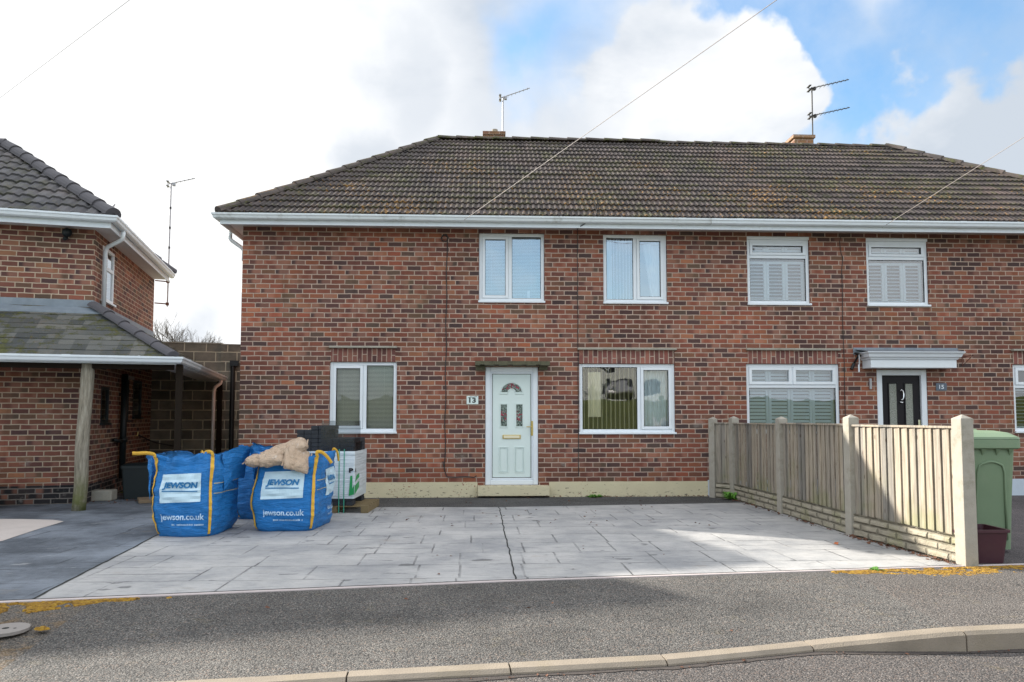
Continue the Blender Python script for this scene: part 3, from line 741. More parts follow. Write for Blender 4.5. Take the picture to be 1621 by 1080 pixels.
def frame_mb(mb, x0, x1, z0, z1, w, y0, y1):
    """mitred looking frame: four bars with their ends butted"""
    mb.box(x0, x0 + w, y0, y1, z0, z1); mb.box(x1 - w, x1, y0, y1, z0, z1); mb.box(x0 + w, x1 - w, y0, y1, z1 - w, z1); mb.box(x0 + w, x1 - w, y0, y1, z0, z0 + w); return mb
def window(parent, rect, mull=None, transom=None, casement=(), glass='glass', y=.035, sill=True, fw=.055, m='upvc', head=0.0):
    a, b, c, d = rect; a += .004; b -= .004; d -= .003
    if head: d -= head
    mb = MB(); frame_mb(mb, a, b, c, d, fw, y, y + .065)
    tz = transom; mx_ = mull or []
    if tz: mb.box(a + fw, b - fw, y + .002, y + .06, tz - .028, tz + .028)
    for mm in mx_: mb.box(mm - .03, mm + .03, y + .0015, y + .061, c + fw, (tz - .028) if (tz and not isinstance(mull, tuple)) else d - fw)
    w = mb.build('window', M[m], parent, bevel=.006)
    lights = [(a + fw, b - fw, c + fw, d - fw)]
    if tz: l = lights[0]; lights = [(l[0], l[1], l[2], tz - .028), (l[0], l[1], tz + .028, l[3])]
    for mm in mx_:
        new = []
        for l in lights:
            if tz and l[2] < tz and isinstance(mull, list) and len(mull) and mull[0] < -50: new.append(l); continue
            if l[0] < mm < l[1]: new += [(l[0], mm - .03, l[2], l[3]), (mm + .03, l[1], l[2], l[3])]
            else: new.append(l)
        lights = new
    for i, l in enumerate(lights):
        if i in casement:
            cm = MB(); frame_mb(cm, l[0] + .002, l[1] - .002, l[2] + .002, l[3] - .002, .048, y - .014, y + .05)
            cm.build('casement', M[m], w, bevel=.006); l = (l[0] + .048, l[1] - .048, l[2] + .048, l[3] - .048)
            sl = MB(); frame_mb(sl, l[0], l[1], l[2], l[3], .008, y - .005, y + .03); sl.build('seal', M['black'], w)
            l = (l[0] + .006, l[1] - .006, l[2] + .006, l[3] - .006)
        else:
            sl = MB(); frame_mb(sl, l[0], l[1], l[2], l[3], .007, y + .01, y + .04); sl.build('seal', M['black'], w)
        g = MB(); g.face([(l[0], y + .022, l[2]), (l[1], y + .022, l[2]), (l[1], y + .022, l[3]), (l[0], y + .022, l[3])])
        g.build('pane', M[glass], w, fix=False)
    if sill: MB().box(a - .012, b + .014, -.035, y + .01, c - .028, c + .006).build('sill', M[m], w, bevel=.006)
    if head: MB().box(a - .006, b + .006, .008, y + .06, d, d + head).build('head_trim', M['upvc'], w, bevel=.004)
    return w
def venetian(w, x0, x1, z0, z1, pitch=.026, m='blind', y=.11, ang=.55, drop=None):
    mb = MB(); z = z1
    while z > z0:
        h = .0115; dy = math.cos(ang) * h; dz = math.sin(ang) * h
        mb.face([(x0, y - dy, z - dz), (x1, y - dy, z - dz), (x1, y + dy, z + dz), (x0, y + dy, z + dz)]); z -= pitch
    n = 3
    for i in range(n):
        x = x0 + (x1 - x0) * (i + .5) / n; mb.box(x - .0015, x + .0015, y - .015, y - .013, z0, z1)
    return mb.build('blind', M[m], w, fix=False)
def folds(w, x0, x1, z0, z1, n, amp=.02, y=.12, m='curtain', name='curtain', gather=0):
    mb = MB(); N = n * 8; pts = []
    for i in range(N + 1):
        t_ = i / N; pts.append((t_, y + amp * math.sin(t_ * n * 2 * PI) + amp * .4 * math.sin(t_ * n * 5.1)))
    for (t0, ya), (t1, yb_) in zip(pts, pts[1:]):
        g = lambda t_, top: x0 + (x1 - x0) * t_ * (1 if top else 1 - gather)
        mb.face([(g(t0, 0), ya, z0), (g(t1, 0), yb_, z0), (g(t1, 1), yb_, z1), (g(t0, 1), ya, z1)])
    return mb.build(name, M[m], w, fix=False, smooth=True)
def shutters(w, x0, x1, z0, z1, n, y=.13, open_=.9):
    wd_ = (x1 - x0) / n
    for i in range(n):
        a, b = x0 + i * wd_ + .003, x0 + (i + 1) * wd_ - .003; mb = MB(); frame_mb(mb, a, b, z0, z1, .045, y, y + .03)
        z = z0 + .075; mb2 = MB()
        while z < z1 - .06:
            for s_ in (1,):
                dy, dz = .030 * math.cos(open_), .030 * math.sin(open_)
                mb.face([(a + .045, y + .015 - dy, z - dz), (b - .045, y + .015 - dy, z - dz), (b - .045, y + .015 + dy, z + dz), (a + .045, y + .015 + dy, z + dz)])
            z += .062
        mb.build('shutter', M['bluewht'], w, fix=False)
# upstairs left: pale blind; a white ornament on the sill
a, b, c, d = wins['W1']; w = window(house, wins['W1'], [-.05 + .02], casement=(0,), glass='glassb')
venetian(w, a + .05, b - .05, c + .05, d - .05, .025, 'bluewht', .115, .9)
MB().box(.265, .315, .07, .085, 3.40, 3.53).build('ornament', M['milk'], w, bevel=.004)
a, b, c, d = wins['W2']; w = window(house, wins['W2'], [2.145], casement=(1,), glass='glassb')
for i in range(9):
    x = a + .09 + i * .055; 
    MB().box(x, x + .012, .12, .16, c + .05, d - .05).build('blind_slat', M['curtain'], w)
folds(w, a + .04, a + .17, c + .05, d - .04, 2, .015); folds(w, b - .05, b - .42, c + .05, d - .04, 5, .018, .14, gather=.45)
for k, (x0, n_) in (('W3', (4.12, 3)), ('W4', (6.255, 3))):
    a, b, c, d = wins[k]; w = window(house, wins[k], None, transom=d - .36, casement=(1,), glass='glassm', head=.055)
    shutters(w, a + .05, b - .05, c + .05, d - .42, n_, open_=.6); shutters(w, a + .05, b - .05, d - .37, d - .09, n_, open_=1.2)
# ground floor left: fine beige blinds
a, b, c, d = wins['G1']; w = window(house, wins['G1'], [-2.50], casement=(0,), glass='glassl')
venetian(w, a + .05, b - .05, c + .05, d - .05, .022, 'blind', .115, .75)
# ground floor middle: big pane with vertical slats turned edge on, gathered ones at the left, closed curtain at the right
a, b, c, d = wins['G2']; w = window(house, wins['G2'], [2.195], casement=(1,))
for i in range(12):
    x = a + .10 + i * .078; MB().box(x, x + .005, .115, .195, c + .06 + (.0 if i else .0), d - .06).build('blind_slat', M['cream'], w)
folds(w, a + .165, a + .39, 1.35, d - .14, 3, .012, .10, 'cream', 'blind_slats_gathered')
folds(w, 2.25, b - .05, c + .05, d - .05, 7, .022, .14, m='milkcurt')
a, b, c, d = wins['G3']; w = window(house, wins['G3'], None, transom=d - .39, casement=(), glass='glass')
for x0_, x1_ in ((a + .06, (a + b) / 2 - .012), ((a + b) / 2 + .012, b - .06)):
    cm = MB(); frame_mb(cm, x0_, x1_, d - .36, d - .06, .05, .02, .085); cm.build('casement', M['upvc'], w, bevel=.006)
MB().box((a + b) / 2 - .0115, (a + b) / 2 + .0115, .034, .09, d - .36, d - .06).build('mullion', M['upvc'], w)
shutters(w, a + .05, b - .05, c + .05, d - .42, 4, open_=1.0); shutters(w, a + .05, b - .05, d - .38, d - .04, 4, open_=1.0)
a, b, c, d = wins['G4']; w = window(house, wins['G4'], None, transom=d - .39, glass='glass')
cm = MB(); frame_mb(cm, a + .062, a + .80, d - .36, d - .06, .05, .02, .085); cm.build('casement', M['upvc'], w, bevel=.006)
shutters(w, a + .05, b - .05, c + .05, d - .42, 4, open_=.25)

# brick soldier lintels with concrete drips
for (x0, x1, z0, z1) in ((-3.065, -1.985, 2.284, 2.515), (1.157, 2.812, 2.268, 2.50), (4.10, 5.70, 2.275, 2.505), (8.85, 10.4, 2.28, 2.51)):
    o = MB().box(x0, x1, -.006, .10, z0, z1).build('lintel', M['soldier'], house, uv=False)
    boxuv(o.data)
    for l in o.data.uv_layers[0].data: l.uv = (l.uv[0] * 1.0, (l.uv[1] - z0) + .012)
    for l in o.data.uv_layers[0].data: u, v_ = l.uv; l.uv = (u, v_)
    MB().box(x0 - .03, x1 + .03, -.065, .05, z1, z1 + .035).build('lintel_drip', M['cone'], house, bevel=.01)
# slab canopy over the white door
mb = MB(); N = 16
for i in range(N):
    xa, xb = -.63 + 1.26 * i / N, -.63 + 1.26 * (i + 1) / N
    mb.box(xa, xb, -.24 + .012 * noise.noise(Vector((i, 0, 0))), .05, 2.215 + .012 * (i % 3 == 1), 2.285)
mb.build('door_canopy', M['darkcone'], house, bevel=.004)
MB().box(-.62, -.46, -.10, .04, 2.14, 2.222).box(.46, .60, -.10, .04, 2.15, 2.222).build('canopy_corbel', M['darkcone'], house, bevel=.01)

# white front door
x0, x1, z0, z1 = D13
df = MB(); frame_mb(df, x0 + .003, x1 - .003, z0, z1 - .003, .085, .01, .09); df.build('door_frame', M['upvc'], house, bevel=.012)
df = MB(); frame_mb(df, x0 + .086, x1 - .086, z0 + .086, z1 - .088, .03, .03, .085); df.build('door_frame', M['upvc'], house, bevel=.006)
lx0, lx1, lz0, lz1 = x0 + .125, x1 - .125, z0 + .125, z1 - .125
door = MB().box(lx0, lx1, .055, .10, lz0, lz1).build('door', M['doorwhite'], house, bevel=.003)
MB().box(lx0 - .008, lx0 - .001, .05, .09, lz0 - .008, lz1 + .008).box(lx1 + .001, lx1 + .008, .05, .09, lz0 - .008, lz1 + .008).box(lx0, lx1, .05, .09, lz1 + .001, lz1 + .008).box(lx0, lx1, .05, .09, lz0 - .008, lz0 - .001).build('door_seal', M['cable'], door)
xc = (lx0 + lx1) / 2
def mould(xa, xb, za, zb, wd_=.018, name='door_moulding', m='doorwhite', yy=.045):
    q = MB(); frame_mb(q, xa, xb, za, zb, wd_, yy, .056); return q.build(name, M[m], door, bevel=.005)
for sg in (-1, 1):
    cx = xc + sg * .133
    MB().box(cx - .052, cx + .052, .051, .058, 1.19, 1.56).build('leaded_pane', M['stained'], door); mould(cx - .072, cx + .072, 1.165, 1.585)
    mould(cx - .088, cx + .088, .40, .845)
    mould(cx - .065, cx + .065, .425, .82, .008)
fan = MB(); N = 18
for i in range(N):
    a0, a1 = PI * i / N, PI * (i + 1) / N
    P = lambda a_, r_: (xc + math.cos(a_) * r_, .052, 1.775 + math.sin(a_) * r_ * .88)
    fan.face([P(a0, .068), P(a0, .172), P(a1, .172), P(a1, .068)])
fan.build('leaded_fanlight', M['stained'], door, fix=False)
arch = MB().tube([(xc + math.cos(PI * i / 20) * .18, .050, 1.775 + math.sin(PI * i / 20) * .163) for i in range(21)], .009, 6)
arch.tube([(xc + math.cos(PI * i / 12) * .062, .050, 1.775 + math.sin(PI * i / 12) * .055) for i in range(13)], .008, 6)
arch.tube([(xc - .21, .05, 1.745), (xc - .06, .05, 1.745)], .008, 6).tube([(xc + .21, .05, 1.745), (xc + .06, .05, 1.745)], .008, 6)
arch.build('door_moulding', M['doorwhite'], door, smooth=True)
MB().box(xc - .155, xc + .155, .040, .056, .975, 1.045).build('letterbox', M['gold'], door, bevel=.006)
MB().box(xc - .135, xc + .135, .034, .042, .988, 1.032).build('letterbox_flap', M['cream'], door, bevel=.004)
MB().box(lx1 + .005, lx1 + .040, .020, .035, 1.03, 1.28).tube([(lx1 + .022, .03, 1.185), (lx1 + .022, -.02, 1.185), (lx1 - .08, -.02, 1.18)], .009).build('door_handle', M['gold'], door, bevel=.002)
# pale number tile
pl = MB().box(-.772, -.574, -.012, .0, 1.566, 1.706).build('number_tile', M['doorwhite'], house, bevel=.003)
text_obj('number', '13', .12, M['black'], pl, lambda x, z: (-.673 + x, -.0145, 1.632 + z), offset=.004, width=.115, height=.085, extrude=0)
MB().tube([(-.75, -.014, 1.672), (-.70, -.016, 1.690), (-.66, -.014, 1.682), (-.60, -.016, 1.695)], .004, 5).build('number_emblem', M['black'], pl)

# black front door, its flat white porch canopy and fittings
x0, x1, z0, z1 = D15
df = MB(); frame_mb(df, x0 + .003, x1 - .003, z0, z1 - .003, .10, .01, .09); df.build('door_frame', M['upvc'], house, bevel=.010)
door = MB().box(x0 + .108, x1 - .108, .05, .10, z0 + .105, z1 - .108).build('door', M['blackdoor'], house, bevel=.004); xc = (x0 + x1) / 2
for sg in (-1, 1):
    MB().box(xc + sg * .145 - .065, xc + sg * .145 + .065, .044, .052, .45, 1.93).build('frosted_pane', M['frost'], door)
    mould(xc + sg * .145 - .085, xc + sg * .145 + .085, .43, 1.95, .018, m='blackdoor', yy=.035)
kn = MB(); kn.tube([(xc - .028, .025, 1.80), (xc - .005, .012, 1.825), (xc + .022, .02, 1.80), (xc + .030, .012, 1.75), (xc + .026, .01, 1.69), (xc + .008, .012, 1.65), (xc - .018, .02, 1.65)], [.010, .014, .012, .011, .011, .012, .009], 7); kn.tube([(xc - .03, .035, 1.615), (xc, .02, 1.60), (xc + .03, .035, 1.615)], .014, 7)
kn.build('door_knocker', M['chrome'], door, smooth=True)
MB().box(x1 - .165, x1 - .13, .030, .046, 1.04, 1.30).tube([(x1 - .148, .04, 1.16), (x1 - .148, -.02, 1.16), (x1 - .27, -.02, 1.16)], .010).build('door_handle', M['chrome'], door)
MB().box(5.97, 7.85, -.012, .02, 2.435, 2.56).build('lead_flashing', M['lead'], house, bevel=.004)
pc = MB().box(6.13, 7.64, -.28, .0, 2.19, 2.33).build('porch_canopy', M['upvc'], house, bevel=.008)
mb = MB(); mb.sweep([(6.16, 0), (6.16, -.25), (7.61, -.25), (7.61, 0)], [(-.05, 2.332), (.045, 2.332), (.055, 2.36), (.085, 2.375), (.10, 2.42), (.13, 2.45), (.13, 2.462), (-.05, 2.462)]); mb.build('canopy_cornice', M['upvc'], pc)
mb = MB(); mb.face([(6.05, -.37, 2.466), (7.73, -.37, 2.466), (7.80, -.01, 2.53), (6.0, -.01, 2.53)]); mb.build('canopy_lead_top', M['lead'], pc, fix=False)
for x in (6.2, 6.91, 7.6): MB().box(x - .012, x + .012, -.02, -.012, 2.50, 2.524).build('flashing_clip', M['milk'], pc)
mb = MB().tube([(5.98, 0, 2.28), (5.98, -.20, 2.44), (5.98, -.05, 2.46), (6.02, -.16, 2.40)], .018).tube([(5.98, 0, 2.28), (5.92, -.03, 2.18)], .028)
wl = mb.build('hanging_bracket', M['black'], house); MB().tube([(5.97, -.20, 2.42), (5.97, -.20, 2.25)], .006).tube([(5.96, -.20, 2.25), (5.96, -.20, 2.12)], .013).build('wind_chime', M['milk'], wl)
mb = MB().tube([(7.93, 0, 2.42), (7.93, 0, 2.24)], .007).tube([(7.93, 0, 2.40), (7.97, -.26, 2.42)], .007).tube([(7.93, 0, 2.25), (7.965, -.24, 2.415)], .006)
mb.build('hanging_bracket', M['rust'], house)
MB().box(6.235, 6.275, -.035, 0, 1.83, 2.02).build('doorbell', M['alu'], house, bevel=.006)
pl = MB().box(7.434, 7.628, -.012, 0, 1.81, 1.94).build('number_plaque', M['slatebl'], house, bevel=.003)
text_obj('number', '15', .1, M['milk'], pl, lambda x, z: (7.531 + x, -.0145, 1.875 + z), offset=.002, width=.085, height=.072)

# cables down the front wall
mb = MB().tube([(-1.215, -.012, 4.40), (-1.20, -.02, 4.46), (-1.13, -.02, 4.48), (-1.10, -.015, 4.42), (-1.13, -.02, 4.36), (-1.20, -.02, 4.37), (-1.22, -.02, 4.42), (-1.17, -.025, 4.48), (-1.11, -.012, 4.44)], .011, 6)
pts = [(-1.11, -.010, 4.44)]
for i in range(1, 28): z = 4.44 - i * .148; pts.append((-1.12 - .006 * i / 10 + .008 * math.sin(i * 1.1), -.010, z))
pts += [(-1.17, -.010, .60), (-1.13, -.012, .42), (-1.10, -.012, .34), (-.95, -.012, .335), (-.78, -.012, .345), (-.64, -.012, .33), (-.60, -.012, .36)]
mb.tube(pts, .0075, 6); mb.build('cable', M['cable'], house)
MB().tube([(1.135 + .003 * math.sin(i * 1.3), -.008, 4.60 - i * .142) for i in range(31)], .006, 5).build('cable', M['cable'], house)
pts = [(5.88, -.008, 4.52), (5.80, -.01, 4.52), (5.775, -.01, 4.42), (5.80, -.01, 4.22), (5.83, -.01, 4.14), (5.81, -.01, 4.0)] + [(5.80 + .004 * math.sin(i), -.01, 3.9 - i * .2) for i in range(18)]
MB().tube(pts, .006, 5).build('cable', M['cable'], house)
MB().tube([(1.46, -.44, 4.73), (1.40, -.46, 5.02), (1.37, -.43, 4.98), (1.41, -.44, 4.78), (1.36, -.46, 4.68), (1.14, -.36, 4.56), (1.13, -.02, 4.60)], .009, 5).build('cable', M['cable'], house)

# eaves
EX0, EX1, EY0, EY1, EZ = UL - .25, UR + .33, -.38, DEP + .38, 4.64
SO = .34
loop = [(EX0 + .01, DEP + SO), (EX0 + .01, -SO), (EX1 - .01, -SO), (EX1 - .01, DEP + SO)]
mb = MB(); mb.sweep(list(reversed(loop)), [(.0, 4.53), (-.022, 4.53), (-.022, 4.67), (.0, 4.67)]); 
fl = mb.build('fascia', M['gutter2'], house, bevel=.003)
MB().box(EX0 + .03, EX1 - .03, -SO + .02, .0, 4.60, 4.612).box(EX0 + .03, UL, .0, DEP + .3, 4.60, 4.612).box(UR, EX1 - .03, .0, DEP + .3, 4.60, 4.612).build('soffit', M['soffit'], house)
GP = [(0, .0), (0, .095), (-.004, .098), (.0, .105), (.008, .098), (.012, .02), (.030, .006), (.070, .006), (.088, .022), (.098, .060), (.112, .078), (.112, .094), (.106, .100), (.112, .105), (.120, .098), (.120, .074), (.106, .056), (.095, .012), (.075, -.006), (.024, -.006), (.0, .0)]
GP = [(.0, .088), (.008, .088), (.012, .026), (.034, .010), (.072, .010), (.090, .026), (.098, .060), (.108, .072), (.108, .096), (.120, .096), (.120, .068), (.107, .054), (.098, .018), (.076, .0), (.028, .0), (.0, .02)]
def gutter(path, z, parent, m, brackets=(), name='gutter', sgn=1):
    mb = MB(); mb.sweep(path, [(sgn * o, z + dz) for o, dz in GP]); g = mb.build(name, M[m], parent)
    mb = MB()
    P = [Vector((*p, 0)) for p in path]
    for a_, b_ in zip(P, P[1:]):
        L_ = (b_ - a_).length; d = (b_ - a_).normalized(); n_ = Vector((d.y, -d.x, 0)) * sgn; k = max(1, int(L_ / .92))
        for i in range(k):
            q = a_ + d * (L_ * (i + .5) / k); wdt = .016 if i % 4 else .055; e_ = .004
            prof = [(-.0, .02 - e_), (.028, -e_), (.076, -e_), (.100, .016), (.109, .052), (.1225, .066), (.1225, .099), (.112, .1005), (.112, .099), (.119, .068), (.105, .054), (.096, .018), (.076, .002), (.028, .002)]
            mb = MB(); i0 = 0
            for sd_ in (-wdt, wdt):
                for o_, dz in prof: mb.v.append(tuple(q + d * sd_ + n_ * o_ + Vector((0, 0, z + dz))))
            m_ = len(prof)
            for j in range(m_): mb.f.append((i0 + j, i0 + (j + 1) % m_, i0 + m_ + (j + 1) % m_, i0 + m_ + j))
            mb.f.append(tuple(range(i0, i0 + m_))); mb.f.append(tuple(range(i0 + m_, i0 + 2 * m_))); mb.build('gutter_bracket', M[m], g)
    return g
gloop = [(EX0 + .0, 3.2), (EX0 + .0, -SO - .01), (3.36, -SO - .01)]
gutter(list(reversed(gloop)), 4.60, house, 'gutter', sgn=-1)
gutter(list(reversed([(3.36, -SO - .01), (EX1, -SO - .01), (EX1, DEP)])), 4.60, house, 'gutter2', sgn=-1)
# swan neck at the left corner
MB().tube([(EX0 - .05, .25, 4.60), (EX0 - .05, .25, 4.44), (EX0 - .02, .25, 4.40), (UL - .10, .25, 4.28), (UL - .06, .25, 4.22), (UL - .06, .25, 4.05)], .034, 10).build('downpipe', M['gutter'], house, smooth=True)
MB().tube([(UL - .05, .25, 4.2), (UL - .05, .25, .1)], .033, 10).build('downpipe', M['black'], house, smooth=True)

# roof: four tiled slopes, hips and ridge
RZ, RY = 7.50, 3.475
RX0, RX1 = -1.50, 8.72
ex0, ex1, ey0, ey1, ez = EX0 - .03, EX1 + .03, -.42, DEP + .42, 4.70
cor = {'fl': Vector((ex0, ey0, ez)), 'fr': Vector((ex1, ey0, ez)), 'bl': Vector((ex0, ey1, ez)), 'br': Vector((ex1, ey1, ez)), 'L': Vector((RX0, RY, RZ)), 'R': Vector((RX1, RY, RZ))}
def prof_t(u):
    x = (u / .094) % 1.0
    return .0 if x < .30 else .021 * math.sin(PI * (x - .30) / .70) ** .7
def vplane(p, q, inside):
    n_ = Vector((q.y - p.y, -(q.x - p.x), 0))
    if n_.dot(inside - p) > 0: n_ = -n_
    return (p, n_)
mid = Vector((3.6, .5, 5)); bk = Vector((3.6, DEP - .5, 5)); lf = Vector((ex0 + .5, RY, 5)); rt = Vector((ex1 - .5, RY, 5))
roof = tiles('roof', cor['fl'], (1, 0, 0), (0, RY - ey0, RZ - ez), ex1 - ex0, math.hypot(RY - ey0, RZ - ez), .285, prof_t, [vplane(cor['fl'], cor['L'], mid), vplane(cor['fr'], cor['R'], mid)], M['tile'], house, seg=.0235 / 1.0)
flat = lambda u: .01 * math.sin(u * 60)
tiles('roof_slope', cor['br'], (-1, 0, 0), (0, RY - ey1, RZ - ez), ex1 - ex0, math.hypot(RY - ey1, RZ - ez), .285, flat, [vplane(cor['bl'], cor['L'], bk), vplane(cor['br'], cor['R'], bk)], M['tile'], roof, seg=.2)
tiles('roof_slope', cor['bl'], (0, -1, 0), (RX0 - ex0, 0, RZ - ez), ey1 - ey0, math.hypot(RX0 - ex0, RZ - ez), .285, prof_t, [vplane(cor['fl'], cor['L'], lf), vplane(cor['bl'], cor['L'], lf)], M['tile'], roof, seg=.047)
tiles('roof_slope', cor['fr'], (0, 1, 0), (RX1 - ex1, 0, RZ - ez), ey1 - ey0, math.hypot(RX1 - ex1, RZ - ez), .285, prof_t, [vplane(cor['fr'], cor['R'], rt), vplane(cor['br'], cor['R'], rt)], M['tile'], roof, seg=.047)
mb = MB(); up3 = Vector((0, 0, .03))
caps(mb, cor['fl'] + up3, cor['L'] + up3, .09, lift=.018); caps(mb, cor['bl'] + up3, cor['L'] + up3, .09, lift=.018)
caps(mb, cor['fr'] + up3, cor['R'] + up3, .09, lift=.018); caps(mb, cor['br'] + up3, cor['R'] + up3, .09, lift=.018)
caps(mb, cor['L'] + up3 * 1.6, Vector((3.45, RY, RZ)) + up3 * 1.6, .095, lift=.012, flat=.8); caps(mb, Vector((3.45, RY, RZ)) + up3 * .5, cor['R'] + up3 * .5, .095, lift=.012, flat=.8)
M['ridge1'] = tile_mat('mossy_ridge_tile', .42, .30, (.085, .072, .066), (.15, .125, .115), lichen=.5, moss=1.0)
mb.build('ridge_tiles', M['ridge1'], roof, fix=True)
# chimneys behind the ridge
ch = MB().box(-.47, -.01, 3.85, 4.4, 6.6, 7.79).box(-.50, .02, 3.82, 4.43, 7.79, 7.86).build('chimney', M['chimbrick'], roof)
MB().tube([(-.22, 4.1, 7.85), (-.22, 4.1, 8.0)], [.075, .07], 12).build('chimney_pot', M['terra'], ch, smooth=False)
ch = MB().box(6.74, 7.18, 3.85, 4.5, 6.5, 7.83).box(6.70, 7.22, 3.81, 4.54, 7.83, 7.90).build('chimney', M['chimbrick'], roof)
MB().box(6.80, 7.12, 3.95, 4.4, 7.90, 7.93).build('chimney_capping', M['cone'], ch)

HM = Matrix.Translation((0, 12.4, 0)) @ Matrix.Rotation(A0, 4, 'Z')
def aerial(name, label, base, height, booms, mt='alu', rz=0, group=None, extra=None):
    t_ = thing(name, label, 'aerial', tuple(base), rz, group)
    MB().tube([(0, 0, 0), (.012, 0, height)], .016, 8).build('mast', M[mt], t_)
    for z, L_, tilt, n_, el in booms:
        mb = MB(); dx, dz = L_ * math.cos(tilt), L_ * math.sin(tilt); mb.tube([(-.06, 0, z), (dx, 0, z + dz)], .010, 6)
        for i in range(n_):
            f = (i + .4) / n_; hh = el * (1.15 - .5 * f); mb.tube([(dx * f, -hh, z + dz * f), (dx * f, hh, z + dz * f)], .005, 5); mb.tube([(dx * f, 0, z + dz * f), (dx * f, 0, z + dz * f + .035)], .004, 4)
        mb.tube([(-.06, 0, z - .09), (-.06, 0, z + .09)], .007, 5).box(-.08, -.03, -.08, .08, z - .05, z - .035).box(-.08, -.03, -.08, .08, z + .05, z + .065)
        mb.box(.04, .10, -.03, .03, z - .03, z + .04)
        mb.build('boom', M[mt], t_)
    if extra: extra(t_)
    return t_
aerial('tv_aerial', 'weathered single-boom television aerial rising beside the small round-potted chimney', HM @ Vector((-.045, 4.0, 7.0)), 1.72, [(1.71, .68, R(22), 7, .07)], rz=A0)
aerial('tv_aerial', 'dark television aerial with two stacked booms beside the square brick chimney', HM @ Vector((7.24, 4.0, 7.0)), 2.12, [(2.08, .94, R(15), 9, .10), (1.42, .94, R(14), 9, .10)], mt='cable', rz=A0)

# ================================================================== NEIGHBOURING HOUSE (left)
A1 = R(15); CX = Vector((-6.68, 11.49, 0))
nh = thing('neighbour_house', 'brick house at the left edge with a slate-roofed lean-to porch on timber posts', 'house', tuple(CX), A1)
NM = Matrix.Translation(CX) @ Matrix.Rotation(A1, 4, 'Z'); NI = NM.inverted()
ND, NW = 4.4, -8.0
sideh = {'U': (.46, 1.16, 3.30, 4.2), 'a': (.62, 1.10, 1.25, 1.86), 'b': (2.02, 2.46, 1.29, 2.08), 'c': (2.78, 3.5, 1.35, 2.08)}
mb = wall(NW, 0, 0, 4.36, [])
wall(0, ND, 0, 4.36, list(sideh.values()), F=lambda x, y, z: (-y, x, z), mb=mb)
wall(NW, 0, 0, 4.36, [], F=lambda x, y, z: (x, ND, z), mb=mb); wall(0, ND, 0, 4.36, [], F=lambda x, y, z: (NW, x, z), mb=mb)
mb.build('wall', M['brick2'], nh, fix=False)
MB().box(NW, .008, -.008, .1, -.05, .285).box(-.1, .008, .1, ND, -.05, .285).build('plinth', M['blackbrick'], nh)
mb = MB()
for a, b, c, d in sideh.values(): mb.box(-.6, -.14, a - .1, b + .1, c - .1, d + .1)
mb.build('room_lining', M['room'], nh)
def side_window(rect, tz=None, m='upvc', glass='glass'):
    a, b, c, d = rect; w = MB(); f = .05
    w.box(-.05, .006, a, a + f, c, d).box(-.05, .006, b - f, b, c, d).box(-.05, .006, a + f, b - f, c, c + f).box(-.05, .006, a + f, b - f, d - f, d)
    if tz: w.box(-.048, .004, a + f, b - f, tz - .03, tz + .03)
    w = w.build('window', M[m], nh, bevel=.004)
    g = MB(); g.face([(-.015, a + f, c + f), (-.015, b - f, c + f), (-.015, b - f, d - f), (-.015, a + f, d - f)]); g.build('pane', M[glass], w, fix=False)
    MB().box(-.04, .05, a - .03, b + .03, c - .035, c).build('sill', M[m], w, bevel=.004)
side_window(sideh['U'], 3.86, glass='glassb')
for k in 'abc': side_window(sideh[k], None, 'box', 'glassd')
# eaves
loop = [(NW, -.33), (.29, -.33), (.29, 4.32)]
mb = MB(); mb.sweep(loop, [(0, 4.30), (.02, 4.30), (.02, 4.43), (0, 4.43)]); mb.build('fascia', M['gutter2'], nh, bevel=.003)
MB().box(NW, .28, -.31, .0, 4.345, 4.355).box(.0, .28, .0, 4.30, 4.345, 4.355).build('soffit', M['soffit'], nh)
gutter([(NW, -.352), (.312, -.352), (.312, 4.33)], 4.385, nh, 'gutter2')
MB().tube([(.37, .15, 4.38), (.37, .15, 4.27), (.33, .17, 4.23), (.11, .30, 4.14), (.075, .32, 4.08), (.075, .32, 3.12)], .034, 10).build('downpipe', M['gutter2'], nh, smooth=True)
nz = 4.46; C1 = Vector((.37, -.41, nz)); C2 = Vector((.37, 4.40, nz)); AP = Vector((-2.03, 2.0, 6.22)); FL = Vector((NW, -.41, nz))
def prof_p(u): return .030 * (.5 + .5 * math.sin(2 * PI * u / .21)) + .008 * math.sin(4 * PI * u / .21 + 1)
inn = Vector((-5, .2, 5))
rf = tiles('roof', FL, (1, 0, 0), (0, 2.41, 1.76), .37 - NW, math.hypot(2.41, 1.76), .30, prof_p, [vplane(C1, AP, inn)], M['tile2'], nh, seg=.021, step=.03)
tiles('roof_slope', C1, (0, 1, 0), (-2.40, 0, 1.76), C2.y - C1.y, math.hypot(2.40, 1.76), .30, prof_p, [vplane(C1, AP, Vector((.2, 2, 5))), vplane(C2, AP, Vector((.2, 2, 5)))], M['tile2'], rf, seg=.03)
tiles('roof_slope', Vector((.37, 4.40, nz)), (-1, 0, 0), (0, -2.40, 1.76), .37 - NW, math.hypot(2.40, 1.76), .30, prof_p, [vplane(C2, AP, Vector((-5, 4.2, 5)))], M['tile2'], rf, seg=.1)
mb = MB(); caps(mb, C1 + Vector((-.02, .02, .05)), AP + Vector((0, 0, .05)), .125); caps(mb, C2 + Vector((0, 0, .05)), AP + Vector((0, 0, .05)), .125); caps(mb, AP + Vector((0, 0, .05)), Vector((-4.6, 2.0, 6.27)), .125)
